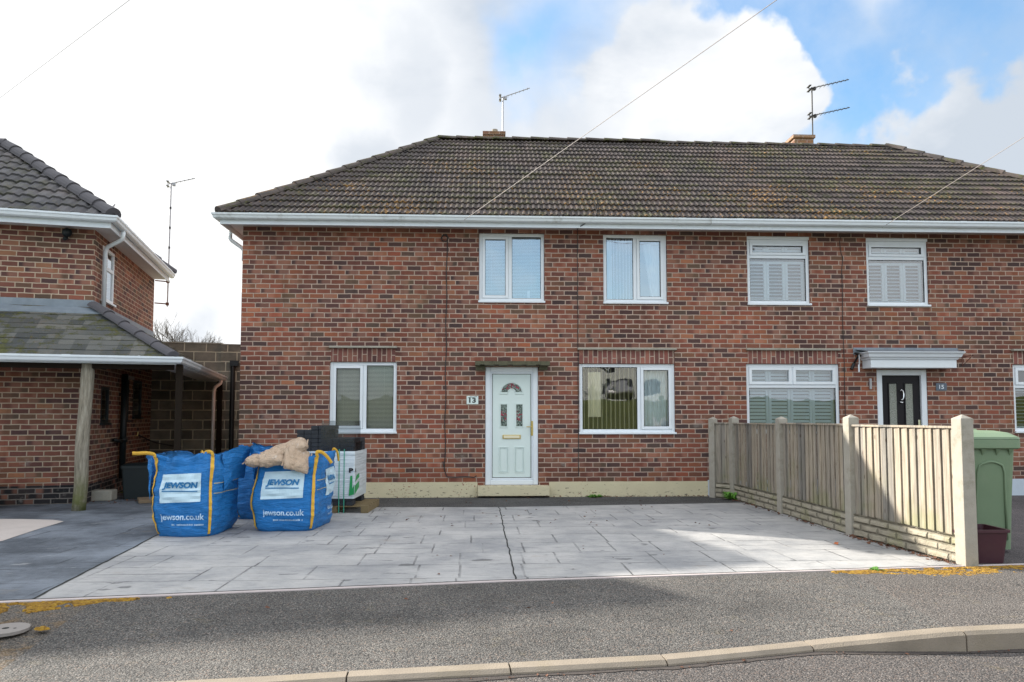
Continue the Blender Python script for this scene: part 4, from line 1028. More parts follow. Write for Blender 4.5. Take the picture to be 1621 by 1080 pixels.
# taller gabled block added out of view so its roof shades the footway
TW = MB(); TX0, TX1, TY0, TY1, TE, TR = -15.0, -4.6, -.9, 5.3, 4.62, 7.08
TW.box(TX0, TX1, TY0 + .35, TY1 - .35, 0, TE + .02); TW.face([(TX1 - .002, TY0 + .35, TE), (TX1 - .002, TY1 - .35, TE), (TX1 - .002, (TY0 + TY1) / 2, TR - .1)]); TW.build('added_shadow_block', M['brick2'], nh, fix=False)
for yy, sg in ((TY0, 1), (TY1, -1)):
    tiles('roof_slope', (TX0 if sg > 0 else TX1 + .2, yy, TE), (sg, 0, 0), (0, sg * (TY1 - TY0) / 2, TR - TE), TX1 + .2 - TX0, math.hypot((TY1 - TY0) / 2, TR - TE), .30, prof_p, [], M['tile2'], rf, seg=.05)  # slopes of the added block, raised to cast that shade
M['ridge2'] = simple('grey_ridge_tile', (.085, .082, .092), .8, .15, 6, .003, 80)
mb.build('ridge_tiles', M['ridge2'], rf, fix=True)
MB().tube([(.30, -.30, 4.52), (.31, -.31, 4.64), (.35, -.30, 4.70), (.33, -.30, 4.66)], .010, 5).build('roof_hook', M['alu'], nh)
# lean-to porch roof
G = 2.235; q0 = Vector((1.41, -1.12, G)); q1 = Vector((0.0, -.0, 3.10))
pr = tiles('porch_roof', (NW, -1.12, G), (1, 0, 0), (0, 1.12, .87), 1.41 - NW, math.hypot(1.12, .87), .14, lambda u: .0, [vplane(q0, q1, Vector((-3, -.2, 2)))], M['slate'], nh, seg=.065, step=.009)
tiles('porch_roof_slope', (1.41, -1.12, G), (0, 1, 0), (-1.41, 0, .87), 5.45, math.hypot(1.41, .87), .14, lambda u: .0, [vplane(q0, q1, Vector((.3, 2, 2)))], M['slate'], pr, seg=.065, step=.009)
mb = MB(); caps(mb, q0 + Vector((-.02, .02, .02)), q1 + Vector((.03, -.03, .02)), .105, L=.36, flat=.8); mb.build('ridge_tiles', M['ridge2'], pr)
mb = MB(); mb.sweep([(NW, 0), (0, 0), (0, 4.38)], [(.0, 3.02), (.20, 2.99 - .03), (.20, 2.985), (.020, 3.09), (.020, 3.20), (.0, 3.20)]); mb.build('lead_flashing', M['lead'], nh)
mb = MB(); mb.sweep([(NW, -1.13), (1.42, -1.13), (1.42, 4.15)], [(0, 2.12), (.02, 2.12), (.02, 2.24), (0, 2.24)]); mb.build('porch_fascia', M['gutter2'], nh)
MB().box(NW, 1.41, -1.12, -.78, 2.135, 2.142).box(1.02, 1.41, -.78, 4.15, 2.135, 2.142).build('porch_soffit', M['soffit'], nh)
gutter([(NW, -1.152), (1.442, -1.152), (1.442, 4.18)], 2.135, nh, 'gutter2', name='porch_gutter')
MB().tube([(1.50, 3.62, 2.13), (1.50, 3.62, 2.07), (1.40, 3.55, 1.98), (1.38, 3.5, 1.9), (1.38, 3.5, 0)], .035, 10).build('downpipe', simple('pink_grey_downpipe', (.80, .72, .68), .5), nh, smooth=True)
# posts
def logp(p0, p1, r0, r1, name='porch_post'):
    p0 = NI @ Vector(p0); p1 = NI @ Vector(p1); n = 12; mb = MB(); pts = []; rs = []
    for i in range(n + 1):
        f = i / n; pts.append(p0.lerp(p1, f) + Vector((noise.noise(Vector((f * 3, 1, 0))), noise.noise(Vector((f * 3, 5, 0))), 0)) * .018); rs.append((r0 + (r1 - r0) * f) * (1 + .05 * noise.noise(Vector((f * 6, 9, 0)))))
    mb.tube(pts, rs, 14); return mb.build(name, M['log'], nh, smooth=True)
logp((-6.27, 10.60, -.02), (-6.19, 10.58, 2.13), .092, .086)
p = MB().box(1.43, 1.52, -1.07, -.98, 0, 2.13); M['darkpost'] = simple('shade_dark_post', (.020, .015, .011), 1.0, spec=.1)  # porch shade is put into the near-black post colour
p.build('porch_post', M['darkpost'], nh, bevel=.006)['label'] = 'dark square corner post'
MB().box(1.40, 1.50, 3.85, 3.95, 0, 2.13).build('porch_post', M['darkpost'], nh, bevel=.006)['label'] = 'dark square rear post'
MB().box(NW, 1.40, -1.06, -1.0, 2.05, 2.13).build('porch_beam', M['darkpost'], nh)
# dark soil pipe with its side branch, junction box and security lamp
MB().tube([(.09, 1.75, 2.13), (.09, 1.75, .25)], .055, 12).tube([(.10, 1.75, .98), (.10, 1.75, .90)], .068, 12).tube([(.09, 1.74, .92), (.09, 1.45, .93), (.03, 1.36, .95)], .032, 8).build('soil_pipe', M['box'], nh, smooth=True)
MB().box(.0, .10, 2.0, 2.42, 2.06, 2.12).build('junction_box', M['alu'], nh, bevel=.005)
MB().tube([(.01, 3.0, .98), (.05, 3.02, .98), (.06, 3.02, 1.06)], .012, 6).build('outside_tap', M['gold'], nh)
MB().tube([(.05, 3.05, 1.0), (.25, 3.5, .84), (.55, 3.9, .74)], .014, 6).build('hose', M['black'], nh)
MB().tube([(-.40, -.01, 4.27), (-.38, -.06, 4.26)], .07, 12).tube([(-.39, -.05, 4.27), (-.36, -.16, 4.23)], [.05, .062], 12).tube([(-.40, -.02, 4.18), (-.40, -.10, 4.15)], .03, 8).build('security_light', M['box'], nh, smooth=True)

# outbuilding of dark concrete blocks behind
ob = thing('outbuilding', 'flat-topped outbuilding of dark concrete blocks closing the gap between the two brick houses', 'outbuilding', tuple(NM @ Vector((0, ND, 0))), A1)
mb = wall(-.3, 1.40, 0, 2.975, []); wall(0, 4.2, 0, 2.975, [], F=lambda x, y, z: (3.3, x, z), mb=mb); wall(1.40, 3.3, 0, 2.955, [], F=lambda x, y, z: (x, -.06, z), mb=mb)
mb.face([(1.40, 0, 0), (1.40, -.06, 0), (1.40, -.06, 2.955), (1.40, 0, 2.955)]); mb.build('wall', M['block'], ob, fix=False)
MB().box(-.3, 1.42, -.015, 4.2, 2.976, 3.0).build('roof_edge', M['cone'], ob)
MB().box(1.40, 3.3, -.07, 4.2, 2.956, 2.975).build('roof_edge', M['cone'], ob)
MB().tube([(1.66, -.11, 2.50), (1.66, -.11, 0)], .05, 10).box(1.60, 1.78, -.18, -.062, 2.48, 2.60).build('drainpipe', M['black'], ob, smooth=False)
MB().tube([(1.80, .5, 2.9), (1.80, .5, 3.62)], .012, 6).build('vent_pipe', M['alu'], ob)

# aerial on a tall bracketed pole at the rear corner of the neighbouring house
aw = NM @ Vector((.23, ND + .22, 3.80))
def brk_(t_):
    mb = MB()
    for z in (.06, .56): mb.tube([(0, 0, z), (-.26, .0, z + .012)], .014, 6).box(-.03, .03, -.03, .03, z - .03, z + .03)
    mb.build('wall_bracket', M['rust'], t_)
    mb = MB()
    for z in (.9, 1.3, 1.75, 2.2): mb.tube([(.005 * z, 0, z), (.005 * z, 0, z + .05)], .022, 8)
    mb.build('cable_tie', M['cable'], t_)
aerial('tv_aerial', 'tall thin pole aerial bracketed to the far corner of the left house', aw, 2.78, [(2.76, .54, R(20), 6, .06)], rz=A1, extra=brk_)

# bare tree far behind
random.seed(11)
def bare_tree(name, label, loc, H_, seed):
    random.seed(seed); t_ = thing(name, label, 'tree', loc); tr_ = MB(); cr_ = MB()
    tr_.tube([(0, 0, 0), (.1, 0, H_ * .2), (0, .05, H_ * .42)], [.22, .17, .13], 8)
    def br(p, d, L_, r, k):
        q = p + d * L_; m_ = (p + q) / 2 + Vector((random.uniform(-1, 1), random.uniform(-1, 1), random.uniform(-.4, .6))) * L_ * .10
        cr_.tube([p, m_, q], [r, r * .8, r * .6], 5 if k > 2 else 6, cap=False)
        if k == 0: return
        for _ in range(3 if k > 1 else 4):
            dd = (d + Vector((random.uniform(-1, 1), random.uniform(-1, 1), random.uniform(-.25, .7))) * .72).normalized(); br(q if random.random() < .6 else m_, dd, L_ * random.uniform(.62, .86), r * .56, k - 1)
    for i in range(6):
        a_ = i * 1.05 + random.random(); br(Vector((0, .05, H_ * random.uniform(.3, .42))), Vector((math.cos(a_) * .8, math.sin(a_) * .8, 1)).normalized(), H_ * .125, .075, 5)
    tr_.build('trunk', M['bark'], t_, smooth=True); cr_.build('crown', M['bark'], t_, fix=False); return t_
bare_tree('bare_tree', 'leafless tree with fine spreading twigs seen above the block outbuilding', (-18.3, 40, 0), 9.3, 5)

# ================================================================== FENCE
PS = [(4.13, 6.68), (3.89, 8.36), (3.80, 10.27), (3.67, 12.05), (3.41, 12.36)]
fence = thing('fence', 'weathered vertical board fence on concrete posts and rock-faced base boards beside the drive', 'fence', (4.13, 6.68, 0))
F0 = Vector((4.13, 6.68, 0))
for i, (x, y) in enumerate(PS):
    h = 1.315 + (.012, .02, .005, .012, .0)[i]; s_ = .0625 if i < 4 else .055
    mb = MB(); mb.v = [(-s_ * 1.03, -s_ * 1.03, -.1), (s_ * 1.03, -s_ * 1.03, -.1), (s_ * 1.03, s_, -.1), (-s_ * 1.03, s_, -.1), (-s_, -s_, h), (s_, -s_, h), (s_, s_, h), (-s_, s_, h), (0, 0, h + .038)]
    mb.f = [(0, 1, 5, 4), (1, 2, 6, 5), (2, 3, 7, 6), (3, 0, 4, 7), (4, 5, 8), (5, 6, 8), (6, 7, 8), (7, 4, 8), (0, 3, 2, 1)]
    o = mb.build('concrete_post', M['post'], fence, bevel=.007); o.location = Vector((x, y, 0)) - F0; d = Vector(PS[max(i - 1, 0)]) - Vector(PS[min(i + 1, 4)]); o.rotation_euler = (0, 0, math.atan2(d.y, d.x) + PI / 2)
random.seed(4)
for i in range(4):
    a_ = Vector((*PS[i + 1], 0)); b_ = Vector((*PS[i], 0)); d = (b_ - a_); L_ = d.length - .10; rz = math.atan2(d.y, d.x); o_ = a_ + d.normalized() * .05
    n = max(1, round(L_ / .116)); pw = L_ / n; mb = MB(); zt = 1.235 + (.0, .008, -.004, .0)[i]
    for k in range(n):
        x0 = k * pw; x1 = x0 + pw + .018; j = random.uniform(-.002, .002); zb = .252 + random.uniform(-.003, .003)
        ps = [(x0, -.006 + j), (x1, -.026 + j), (x1, -.014 + j), (x0, .0)]
        if x1 > L_: x1 = L_; ps[1] = (x1, -.024 + j); ps[2] = (x1, -.012)
        b0 = len(mb.v); mb.v += [(px, py, zb) for px, py in ps] + [(px, py, zt) for px, py in ps]
        for q in ((0, 1, 5, 4), (1, 2, 6, 5), (2, 3, 7, 6), (3, 0, 4, 7), (4, 5, 6, 7), (0, 3, 2, 1)): mb.f.append(tuple(b0 + w_ for w_ in q))
    mb.box(0, L_, .001, .035, .32, .36).box(0, L_, .001, .035, .72, .76).box(0, L_, .001, .035, 1.16, 1.20)
    o = mb.build('fence_panel', M['board'], fence, fix=True); o.location = o_ - F0; o.rotation_euler = (0, 0, rz)
    c_ = MB().box(0, L_, -.040, .040, zt, zt + .022).build('capping_rail', M['board'], o, bevel=.003)
    g = MB(); nx = int(L_ / .02); nz_ = 12
    for r in range(nx):
        for s__ in range(nz_):
            def Q(u, v_):
                x_ = L_ * u / nx; z_ = -.03 + .28 * v_ / nz_; row = math.floor(z_ / .078); fz = z_ / .078 - row; xx = x_ / .30 + (row % 2) * .5; fx = xx - math.floor(xx)
                e_ = min(1, min(fz, 1 - fz) / .22) * min(1, min(fx, 1 - fx) / .07); return (x_, -.026 - .018 * e_ * (.75 + .9 * noise.noise(Vector((x_ * 9, z_ * 13, i)))), z_)
            g.face([Q(r, s__), Q(r + 1, s__), Q(r + 1, s__ + 1), Q(r, s__ + 1)])
    g.box(0, L_, -.024, .03, -.03, .25)
    o = g.build('gravel_board', M['rock'], fence, fix=False); o.location = o_ - F0; o.rotation_euler = (0, 0, rz)

# ================================================================== WHEELED BIN, TUB
bn = thing('wheeled_bin', 'sage green wheeled refuse bin with its lid shut, behind the end fence post', 'bin', (4.78, 7.62, -.016), R(-3)); bn.scale = (1, 1, 1.09)
def loft(mb, rings, cap0=True, cap1=True):
    st = []
    for r in rings: st.append(len(mb.v)); mb.v += [tuple(p) for p in r]
    n = len(rings[0])
    for a, b in zip(st, st[1:]):
        for j in range(n): mb.f.append((a + j, a + (j + 1) % n, b + (j + 1) % n, b + j))
    if cap0: mb.f.append(tuple(st[0] + j for j in reversed(range(n))))
    if cap1: mb.f.append(tuple(st[-1] + j for j in range(n)))
    return mb
def rrect(cx, cy, hx, hy, r, z, n=4):
    out = []
    for sx, sy, a0 in ((1, -1, -90), (1, 1, 0), (-1, 1, 90), (-1, -1, 180)):
        for i in range(n + 1):
            a = R(a0 + 90 * i / n); out.append((cx + sx * (hx - r) + math.cos(a) * r, cy + sy * (hy - r) + math.sin(a) * r, z))
    return out
mb = MB(); loft(mb, [rrect(0, 0, .250, .25, .05, .03), rrect(0, 0, .262, .275, .05, .5), rrect(0, 0, .278, .31, .05, .955)]); mb.build('body', M['bin'], bn, smooth=False)
mb = MB(); loft(mb, [rrect(0, 0, .30, .335, .05, .95), rrect(0, 0, .318, .35, .05, .962), rrect(0, 0, .318, .35, .05, 1.035), rrect(0, 0, .31, .345, .05, 1.042)]); mb.build('rim', M['bin'], bn)
mb = MB()
for x in (-.19, -.05, .09, .215):
    b0 = len(mb.v); mb.v += [(x - .022, -.34, .95), (x + .022, -.34, .95), (x, -.305, .89), (x - .022, -.29, .95), (x + .022, -.29, .95), (x, -.29, .885)]
    for q in ((0, 1, 2), (3, 5, 4), (0, 2, 5, 3), (1, 4, 5, 2), (0, 3, 4, 1)): mb.f.append(tuple(b0 + w_ for w_ in q))
mb.build('rim_gussets', M['bin'], bn)
mb = MB(); fy = lambda z: -.252 - .058 * (z - .03) / .925
pts = [(-.12 + .0, fy(.12), .12), (-.105, fy(.5), .5), (-.095, fy(.74), .74), (-.075, fy(.81), .80)] + [(-.075 + .22 * i / 6, fy(.84), .80 + .035 * math.sin(PI * i / 6)) for i in range(1, 6)] + [(.145, fy(.80), .80), (.165, fy(.74), .74), (.175, fy(.5), .5), (.19, fy(.12), .12)]
mb.tube(pts, .012, 6); mb.build('front_moulding', M['bin'], bn, smooth=True)
mb = MB(); loft(mb, [rrect(0, 0, .32, .352, .05, 1.043), rrect(0, 0, .312, .345, .06, 1.062), rrect(0, .03, .27, .29, .07, 1.10), rrect(-.02, .06, .21, .21, .07, 1.118)]); mb.build('lid', M['bin'], bn, smooth=False)
MB().tube([(.18, .33, 1.06), (.18, .40, 1.11), (.24, .42, 1.12), (.29, .40, 1.11), (.29, .33, 1.06)], .018, 8).tube([(-.29, .33, 1.06), (-.29, .40, 1.11), (-.18, .40, 1.11), (-.18, .33, 1.06)], .018, 8).build('handle', M['bin'], bn, smooth=True)
for sx in (-1, 1): MB().tube([(sx * .25, .29, .1), (sx * .30, .29, .1)], .1, 18).build('wheel', M['tyre'], bn)
tb = thing('plastic_tub', 'open maroon plastic recycling tub at the foot of the end fence post', 'tub', (4.36, 6.99, -.016), R(-1))
mb = MB(); loft(mb, [rrect(0, 0, .215, .16, .03, .0), rrect(0, 0, .245, .19, .03, .285), rrect(0, 0, .262, .205, .03, .287), rrect(0, 0, .262, .205, .03, .312), rrect(0, 0, .236, .182, .03, .312), rrect(0, 0, .206, .15, .03, .012)]); mb.build('tub_shell', M['tub'], tb)
mk = thing('plastic_bottle', 'rounded white plastic container standing up inside the maroon tub', 'bottle', (4.235, 6.97, 0), R(15))
mb = MB(); loft(mb, [rrect(0, 0, .05, .05, .02, .0), rrect(0, 0, .062, .06, .02, .03), rrect(0, 0, .062, .06, .025, .27), rrect(0, 0, .050, .05, .03, .325), rrect(0, 0, .025, .025, .02, .345), rrect(0, 0, .022, .022, .02, .37)]); mb.build('container', M['milk'], mk, smooth=True)
bx = thing('storage_box', 'dark lidded plastic box against the side wall of the left house, behind the blue bag', 'box', (-6.20, 12.25, 0), R(13))
mb = MB(); loft(mb, [rrect(0, 0, .23, .2, .03, .0), rrect(0, 0, .26, .23, .03, .50)]); mb.build('body', M['box'], bx)
mb = MB(); loft(mb, [rrect(0, 0, .275, .245, .03, .50), rrect(0, 0, .275, .245, .03, .545), rrect(0, 0, .24, .21, .04, .575), rrect(0, 0, .18, .15, .04, .58)]); mb.build('lid', M['box'], bx)
st = thing('concrete_block', 'pale rough concrete block on the ground between timber post and dark box', 'block', (-6.62, 11.86, 0), R(8)); MB().box(-.20, .17, -.12, .12, 0, .17).build('block', M['cone'], st, bevel=.02, segs=3)
sl = thing('paving_slab', 'buff paving slab lying on the ground beside the dark box', 'slab', (-5.72, 11.75, 0), R(30)); MB().box(-.25, .3, -.25, .25, 0, .05).build('slab', simple('buff_slab', (.22, .16, .10), .9, .3), sl, bevel=.006)

# ================================================================== BULK BAGS
def make_bag(name, label, loc, rz, hx, hy, h, seed, print_front=True, print_right=False, strap_out=0, sag=.035, lean=0.0):
    t_ = thing(name, label, 'bulk bag', loc, rz, 'blue bulk bags on the drive')
    sv = Vector((seed * 7.3, seed * 3.1, seed))
    def S(s, t, off=0.0):
        s = s % 4; side = int(s); f = s - side; a = -1 + 2 * f
        x, y = ((a, -1), (1, a), (-a, 1), (-1, -a))[side]
        n_ = 7.0; k = (abs(x) ** n_ + abs(y) ** n_) ** (1 / n_); x /= k; y /= k
        dirv = Vector((x, y, 0)); z = t * h
        bulge = .93 + .10 * math.sin(PI * min(1, t * 1.08)) ** .7 * (1 if t < .9 else 1)
        mid = 1 - abs(a) ** 2
        bulge += .035 * mid * math.sin(PI * min(1, t * 1.05))
        if t > .80: u = (t - .80) / .20; bulge += (-.05 * mid + .10 * (1 - mid)) * u * u + .07 * u * noise.noise(Vector((x * 2.3, y * 2.3, t * 2)) + sv)
        if t < .08: bulge -= .05 * (1 - t / .08)
        p = Vector((x * hx * bulge, y * hy * bulge, z))
        w_ = noise.noise(Vector((p.x * 3.2, p.y * 3.2, z * 4.5)) + sv) * .034 + noise.noise(Vector((p.x * 9, p.y * 9, z * 16)) + sv) * .014 + .012 * noise.noise(Vector((x * 3, y * 3, z * 30)) + sv)
        if t > .7: w_ += .08 * ((t - .7) / .3) * noise.noise(Vector((x * 5, y * 5, t * 3)) + sv)
        nd = Vector((x * abs(x) ** 3, y * abs(y) ** 3, 0)).normalized()
        p += nd * (w_ + off)
        if t > .85: p.z += ((t - .85) / .15) * (.060 * noise.noise(Vector((x * 2.1, y * 2.1, 3)) + sv) + .018 * noise.noise(Vector((x * 7, y * 7, 1)) + sv) - sag * mid * (1.0 if int(s) in (0, 2) else .5))
        p.x += lean * (t - .5) * hx + .012 * math.sin(t * 5 + seed)
        return p
    NS, NTT = 96, 44; vs = []; fs = []; uv = []
    for j in range(NTT + 1):
        for i in range(NS): vs.append(tuple(S(4 * i / NS, j / NTT))); uv.append((4 * i / NS * .8, j / NTT * h))
    for j in range(NTT):
        for i in range(NS): fs.append((j * NS + i, j * NS + (i + 1) % NS, (j + 1) * NS + (i + 1) % NS, (j + 1) * NS + i))
    # inner lining down to the fill
    b0 = len(vs)
    for j, (tt, sc_) in enumerate(((1.0, .985), (.93, .95), (.84, .93))):
        for i in range(NS): q = S(4 * i / NS, tt); vs.append((q.x * sc_, q.y * sc_, q.z)); uv.append((4 * i / NS * .8, tt * h))
    for j in range(2):
        for i in range(NS): fs.append((b0 + j * NS + i, b0 + (j + 1) * NS + i, b0 + (j + 1) * NS + (i + 1) % NS, b0 + j * NS + (i + 1) % NS))
    for i in range(NS): fs.append((NTT * NS + i, NTT * NS + (i + 1) % NS, b0 + (i + 1) % NS, b0 + i))
    fs.append(tuple(reversed(range(NS))))
    me = bpy.data.meshes.new('bag'); me.from_pydata(vs, [], fs); ul = me.uv_layers.new(name='UVMap')
    for l in me.loops: ul.data[l.index].uv = uv[l.vertex_index]
    body = link('bag_body', me, M['bag'], t_, smooth=True)
    # the fill showing inside
    mb = MB(); rings = [[tuple(Vector((S(4 * i / 32, .86).x * k, S(4 * i / 32, .86).y * k, .80 * h + .05 * (1 - k) + .02 * noise.noise(Vector((i, k * 5, seed)))))) for i in range(32)] for k in (.99, .7, .35, .05)]
    loft(mb, rings, cap0=False); mb.build('sand_fill', M['sand'], t_, smooth=True)
    def patch(nm, s0, s1, t0, t1, m, off=.006, ns=16, nt=10, par=body, skew=0.0):
        mb = MB()
        for i in range(ns):
            for j in range(nt):
                q = []
                for a, b in ((i, j), (i + 1, j), (i + 1, j + 1), (i, j + 1)):
                    q.append(S(s0 + (s1 - s0) * a / ns, t0 + (t1 - t0) * b / nt + skew * (a / ns - .5), off))
                mb.face(q)
        return mb.build(nm, m, par, fix=False, smooth=True)
    def writing(s_c, scale_w):
        hw = hx if int(s_c) % 2 == 0 else hy
        patch('label', s_c - .30 * scale_w, s_c + .30 * scale_w, .42, .76, M['lab'], .006, skew=.02)
        pl_ = lambda x, z, zc, o_: S(s_c + x / (2 * hw), zc + z / h, o_)
        text_obj('label_text', 'JEWSON', .1, M['ink'], body, lambda x, z: pl_(x, z, .615, .015), offset=.005, shear=.20, width=.37 * scale_w, height=.088, cuts=2)
        ul_ = MB()
        for k in range(12):
            xa, xb = (-.185 + .37 * k / 12) * scale_w, (-.185 + .37 * (k + 1) / 12) * scale_w
            ul_.face([pl_(xa, -.006, .553, .015), pl_(xb, -.006, .553, .015), pl_(xb, .006, .553, .015), pl_(xa, .006, .553, .015)])
        ul_.build('label_underline', M['ink'], body, fix=False)
        text_obj('print_text', 'jewson.co.uk', .08, M['winkn'], body, lambda x, z: pl_(x + .02, z, .235, .016), offset=.002, width=.47 * scale_w, height=.092, cuts=2)
        sm = MB(); random.seed(seed); x = -.10
        while x < .24 * scale_w:
            wd_ = random.uniform(.005, .012); z0_ = -.009; hh = random.choice((.016, .018, .02))
            if random.random() > .14: sm.face([pl_(x, z0_, .150, .009), pl_(x + wd_, z0_, .150, .009), pl_(x + wd_, z0_ + hh, .150, .009), pl_(x, z0_ + hh, .150, .009)])
            x += wd_ + .004
        sm.build('small_print', M['winkn'], body, fix=False)
    if print_front: writing(.5, 1.0)
    if print_right: writing(1.62, .75)
    for tt in (.52, .64):
        for sd_ in (1, 3): patch('stitched_band', sd_ + .04, sd_ + .96, tt - .005, tt + .005, M['thread'], .005, 24, 1)
    # corner webbing with loose loops
    cs = [(0.035, 0), (.965, 1), (2.035, 2), (2.965, 3)]
    for s0, k in cs:
        wv = .030; mb = MB(); N = 22
        for j in range(N):
            q = []
            for jj in (j, j + 1):
                tt = .03 + .93 * jj / N; q.append((S(s0 - wv, tt, .010), S(s0 + wv, tt, .010)))
            mb.face([q[0][0], q[0][1], q[1][1], q[1][0]])
        mb.build('strap', M['webb'], t_, fix=False, smooth=True)
    def loop3(pts, wdt=.04):
        P = [Vector(p) for p in pts]; mb = MB(); fine = []
        for k in range(len(P) - 1):
            p_ = P[max(k - 1, 0)]; a, b = P[k], P[k + 1]; n2 = P[min(k + 2, len(P) - 1)]
            for i in range(6):
                u = i / 6; fine.append(.5 * ((2 * a) + (-p_ + b) * u + (2 * p_ - 5 * a + 4 * b - n2) * u * u + (-p_ + 3 * a - 3 * b + n2) * u ** 3))
        fine.append(P[-1]); prev = None
        for k, q in enumerate(fine):
            d = (fine[min(k + 1, len(fine) - 1)] - fine[max(k - 1, 0)]).normalized(); sidev = d.cross(Vector((.25, 1, .1))).normalized()
            if prev is not None and sidev.dot(prev[2]) < 0: sidev = -sidev
            cur = (q - sidev * wdt / 2, q + sidev * wdt / 2, sidev)
            if prev is not None: mb.face([prev[0], prev[1], cur[1], cur[0]])
            prev = cur
        o = mb.build('lifting_loop', M['webb'], t_, fix=False, smooth=True); md = o.modifiers.new('s', 'SOLIDIFY'); md.thickness = .003
    T0, T1 = S(.035, .96, .012), S(.965, .96, .012)
    if strap_out == 1:
        loop3([T0, T0 + Vector((-.01, -.005, .035)), T0 + Vector((-.10, .0, .050)), T0 + Vector((-.19, .02, .045)), T0 + Vector((-.27, .03, .045))])
        loop3([T1, T1 + Vector((-.01, -.01, .05)), T1 + Vector((-.08, .02, .055)), T1 + Vector((-.16, .05, .0)), T1 + Vector((-.22, .07, -.03))])
        b_ = S(2.7, .96, .0); loop3([b_ + Vector((0, 0, -.04)), b_ + Vector((0, -.02, .04)), b_ + Vector((.02, -.05, .05)), b_ + Vector((.03, -.08, -.02))], .03)
    elif strap_out == 2:
        loop3([T1, T1 + Vector((.0, -.01, .05)), T1 + Vector((.06, .0, .045)), T1 + Vector((.13, .0, -.02)), T1 + Vector((.17, .0, -.08))])
        b_ = S(1.95, .97, .01); loop3([b_ + Vector((-.03, 0, -.06)), b_ + Vector((-.02, -.03, .04)), b_ + Vector((.03, -.03, .0)), b_ + Vector((.05, -.03, -.12))], .03)
    else:
        loop3([T1, T1 + Vector((0, 0, .05)), T1 + Vector((-.06, .05, .02)), T1 + Vector((-.1, .1, -.05))])
    return t_, S
bag1, S1 = make_bag('bulk_bag', 'blue bulk bag standing nearest the road, with a yellow strap sticking out to its left', (-3.695, 8.62, 0), R(0), .358, .42, .93, 1.7, strap_out=1, lean=.07)
bag2, S2 = make_bag('bulk_bag', 'blue bulk bag at the back, mostly hidden between the two labelled bags', (-3.30, 10.02, 0), R(3), .38, .40, .96, 4.2, print_front=False)
bag3, S3 = make_bag('bulk_bag', 'blue bulk bag carrying three tan sacks on top', (-2.69, 9.10, 0), R(1), .39, .51, .93, 2.9, print_right=True, strap_out=2, sag=.085, lean=.03)
# flap of loose blue fabric hanging off the left of the first bag
def flap(bag, pts_top, pts_bot, name='loose_flap'):
    mb = MB(); n = 14; k = 8
    def cr(P, u):
        u *= len(P) - 1; i = min(int(u), len(P) - 2); f = u - i; f = f * f * (3 - 2 * f); return Vector(P[i]).lerp(Vector(P[i + 1]), f)
    g = [[cr(pts_top, i / n).lerp(cr(pts_bot, i / n), j / k) + Vector((0, 1, 0)) * .05 * noise.noise(Vector((i * .4, j * .5, 2))) for j in range(k + 1)] for i in range(n + 1)]
    for i in range(n):
        for j in range(k): mb.face([g[i][j], g[i + 1][j], g[i + 1][j + 1], g[i][j + 1]])
    mb.build(name, M['bag'], bag, fix=False, smooth=True)
flap(bag1, [(-.36, -.38, .92), (-.45, -.34, .93), (-.52, -.20, .88), (-.50, -.05, .90), (-.40, .05, .93)], [(-.375, -.40, .40), (-.39, -.36, .50), (-.42, -.20, .62), (-.42, -.05, .6), (-.38, .05, .6)])
flap(bag1, [(.36, -.20, .92), (.44, -.08, .98), (.50, .10, 1.0), (.50, .30, .97), (.40, .42, .95)], [(.39, -.22, .5), (.42, -.08, .6), (.43, .10, .62), (.42, .30, .6), (.39, .42, .6)])
flap(bag3, [(-.36, -.42, .90), (-.42, -.36, .97), (-.50, -.25, .96), (-.46, -.05, .98), (-.38, .05, .94)], [(-.375, -.43, .50), (-.40, -.36, .55), (-.43, -.2, .62), (-.42, -.05, .6), (-.38, .05, .6)])
# sacks
def sack(label, loc, rot, a, b, c, seed):
    t_ = thing('sand_sack', label, 'sack', loc, 0, 'tan sacks on the bulk bag'); vs = []; fs = []; NU, NV = 72, 44
    for j in range(NV + 1):
        v_ = -1 + 2 * j / NV
        for i in range(NU):
            u = 2 * PI * i / NU; cv = math.sqrt(max(0, 1 - abs(v_) ** 3.2))
            # pillow: flat seams at both ends, fat middle
            x = a * v_ * (1 - .04 * math.cos(u) ** 2); wy = b * (.84 + .16 * cv - .10 * (1 - abs(v_)) * 0); hz_ = c * cv ** .75 + .004
            y = wy * math.copysign(abs(math.cos(u)) ** .8, math.cos(u)); z = hz_ * math.copysign(abs(math.sin(u)) ** .9, math.sin(u))
            p = Vector((x, y, z)); k = noise.noise(p * 7 + Vector((seed, 0, 0))) * .034 + (abs(noise.noise(p * 11 + Vector((seed, 0, 0)))) - .2) * .050 + (abs(noise.noise(p * 24 + Vector((seed, 3, 0)))) - .2) * .02
            p *= 1 + k / max(.06, p.length) * .8; vs.append(tuple(p))
    for j in range(NV):
        for i in range(NU): fs.append((j * NU + i, j * NU + (i + 1) % NU, (j + 1) * NU + (i + 1) % NU, (j + 1) * NU + i))
    me = bpy.data.meshes.new('sack'); me.from_pydata(vs, [], fs); o = link('sack_body', me, M['sack'], t_, smooth=True); o.rotation_euler = rot
    mb = MB()
    for sg in (-1, 1): MB().box(min(sg * a, sg * (a + .016)), max(sg * a, sg * (a + .016)), -b * .95, b * .95, -.004, .004).build('seam', M['sack'], o)
    return t_
sack('tan sack of sand uppermost in the pile on the blue bulk bag', (-2.68, 8.69, .945), (R(16), R(-20), R(8)), .24, .15, .085, 1)
sack('tan sack of sand lying lower left beneath the top one, overhanging the bag front', (-2.89, 8.59, .850), (R(14), R(-4), R(-4)), .22, .15, .07, 2)
sack('tan sack of sand slumped down at the right of the pile', (-2.52, 8.56, .845), (R(58), R(20), R(25)), .14, .15, .055, 3)

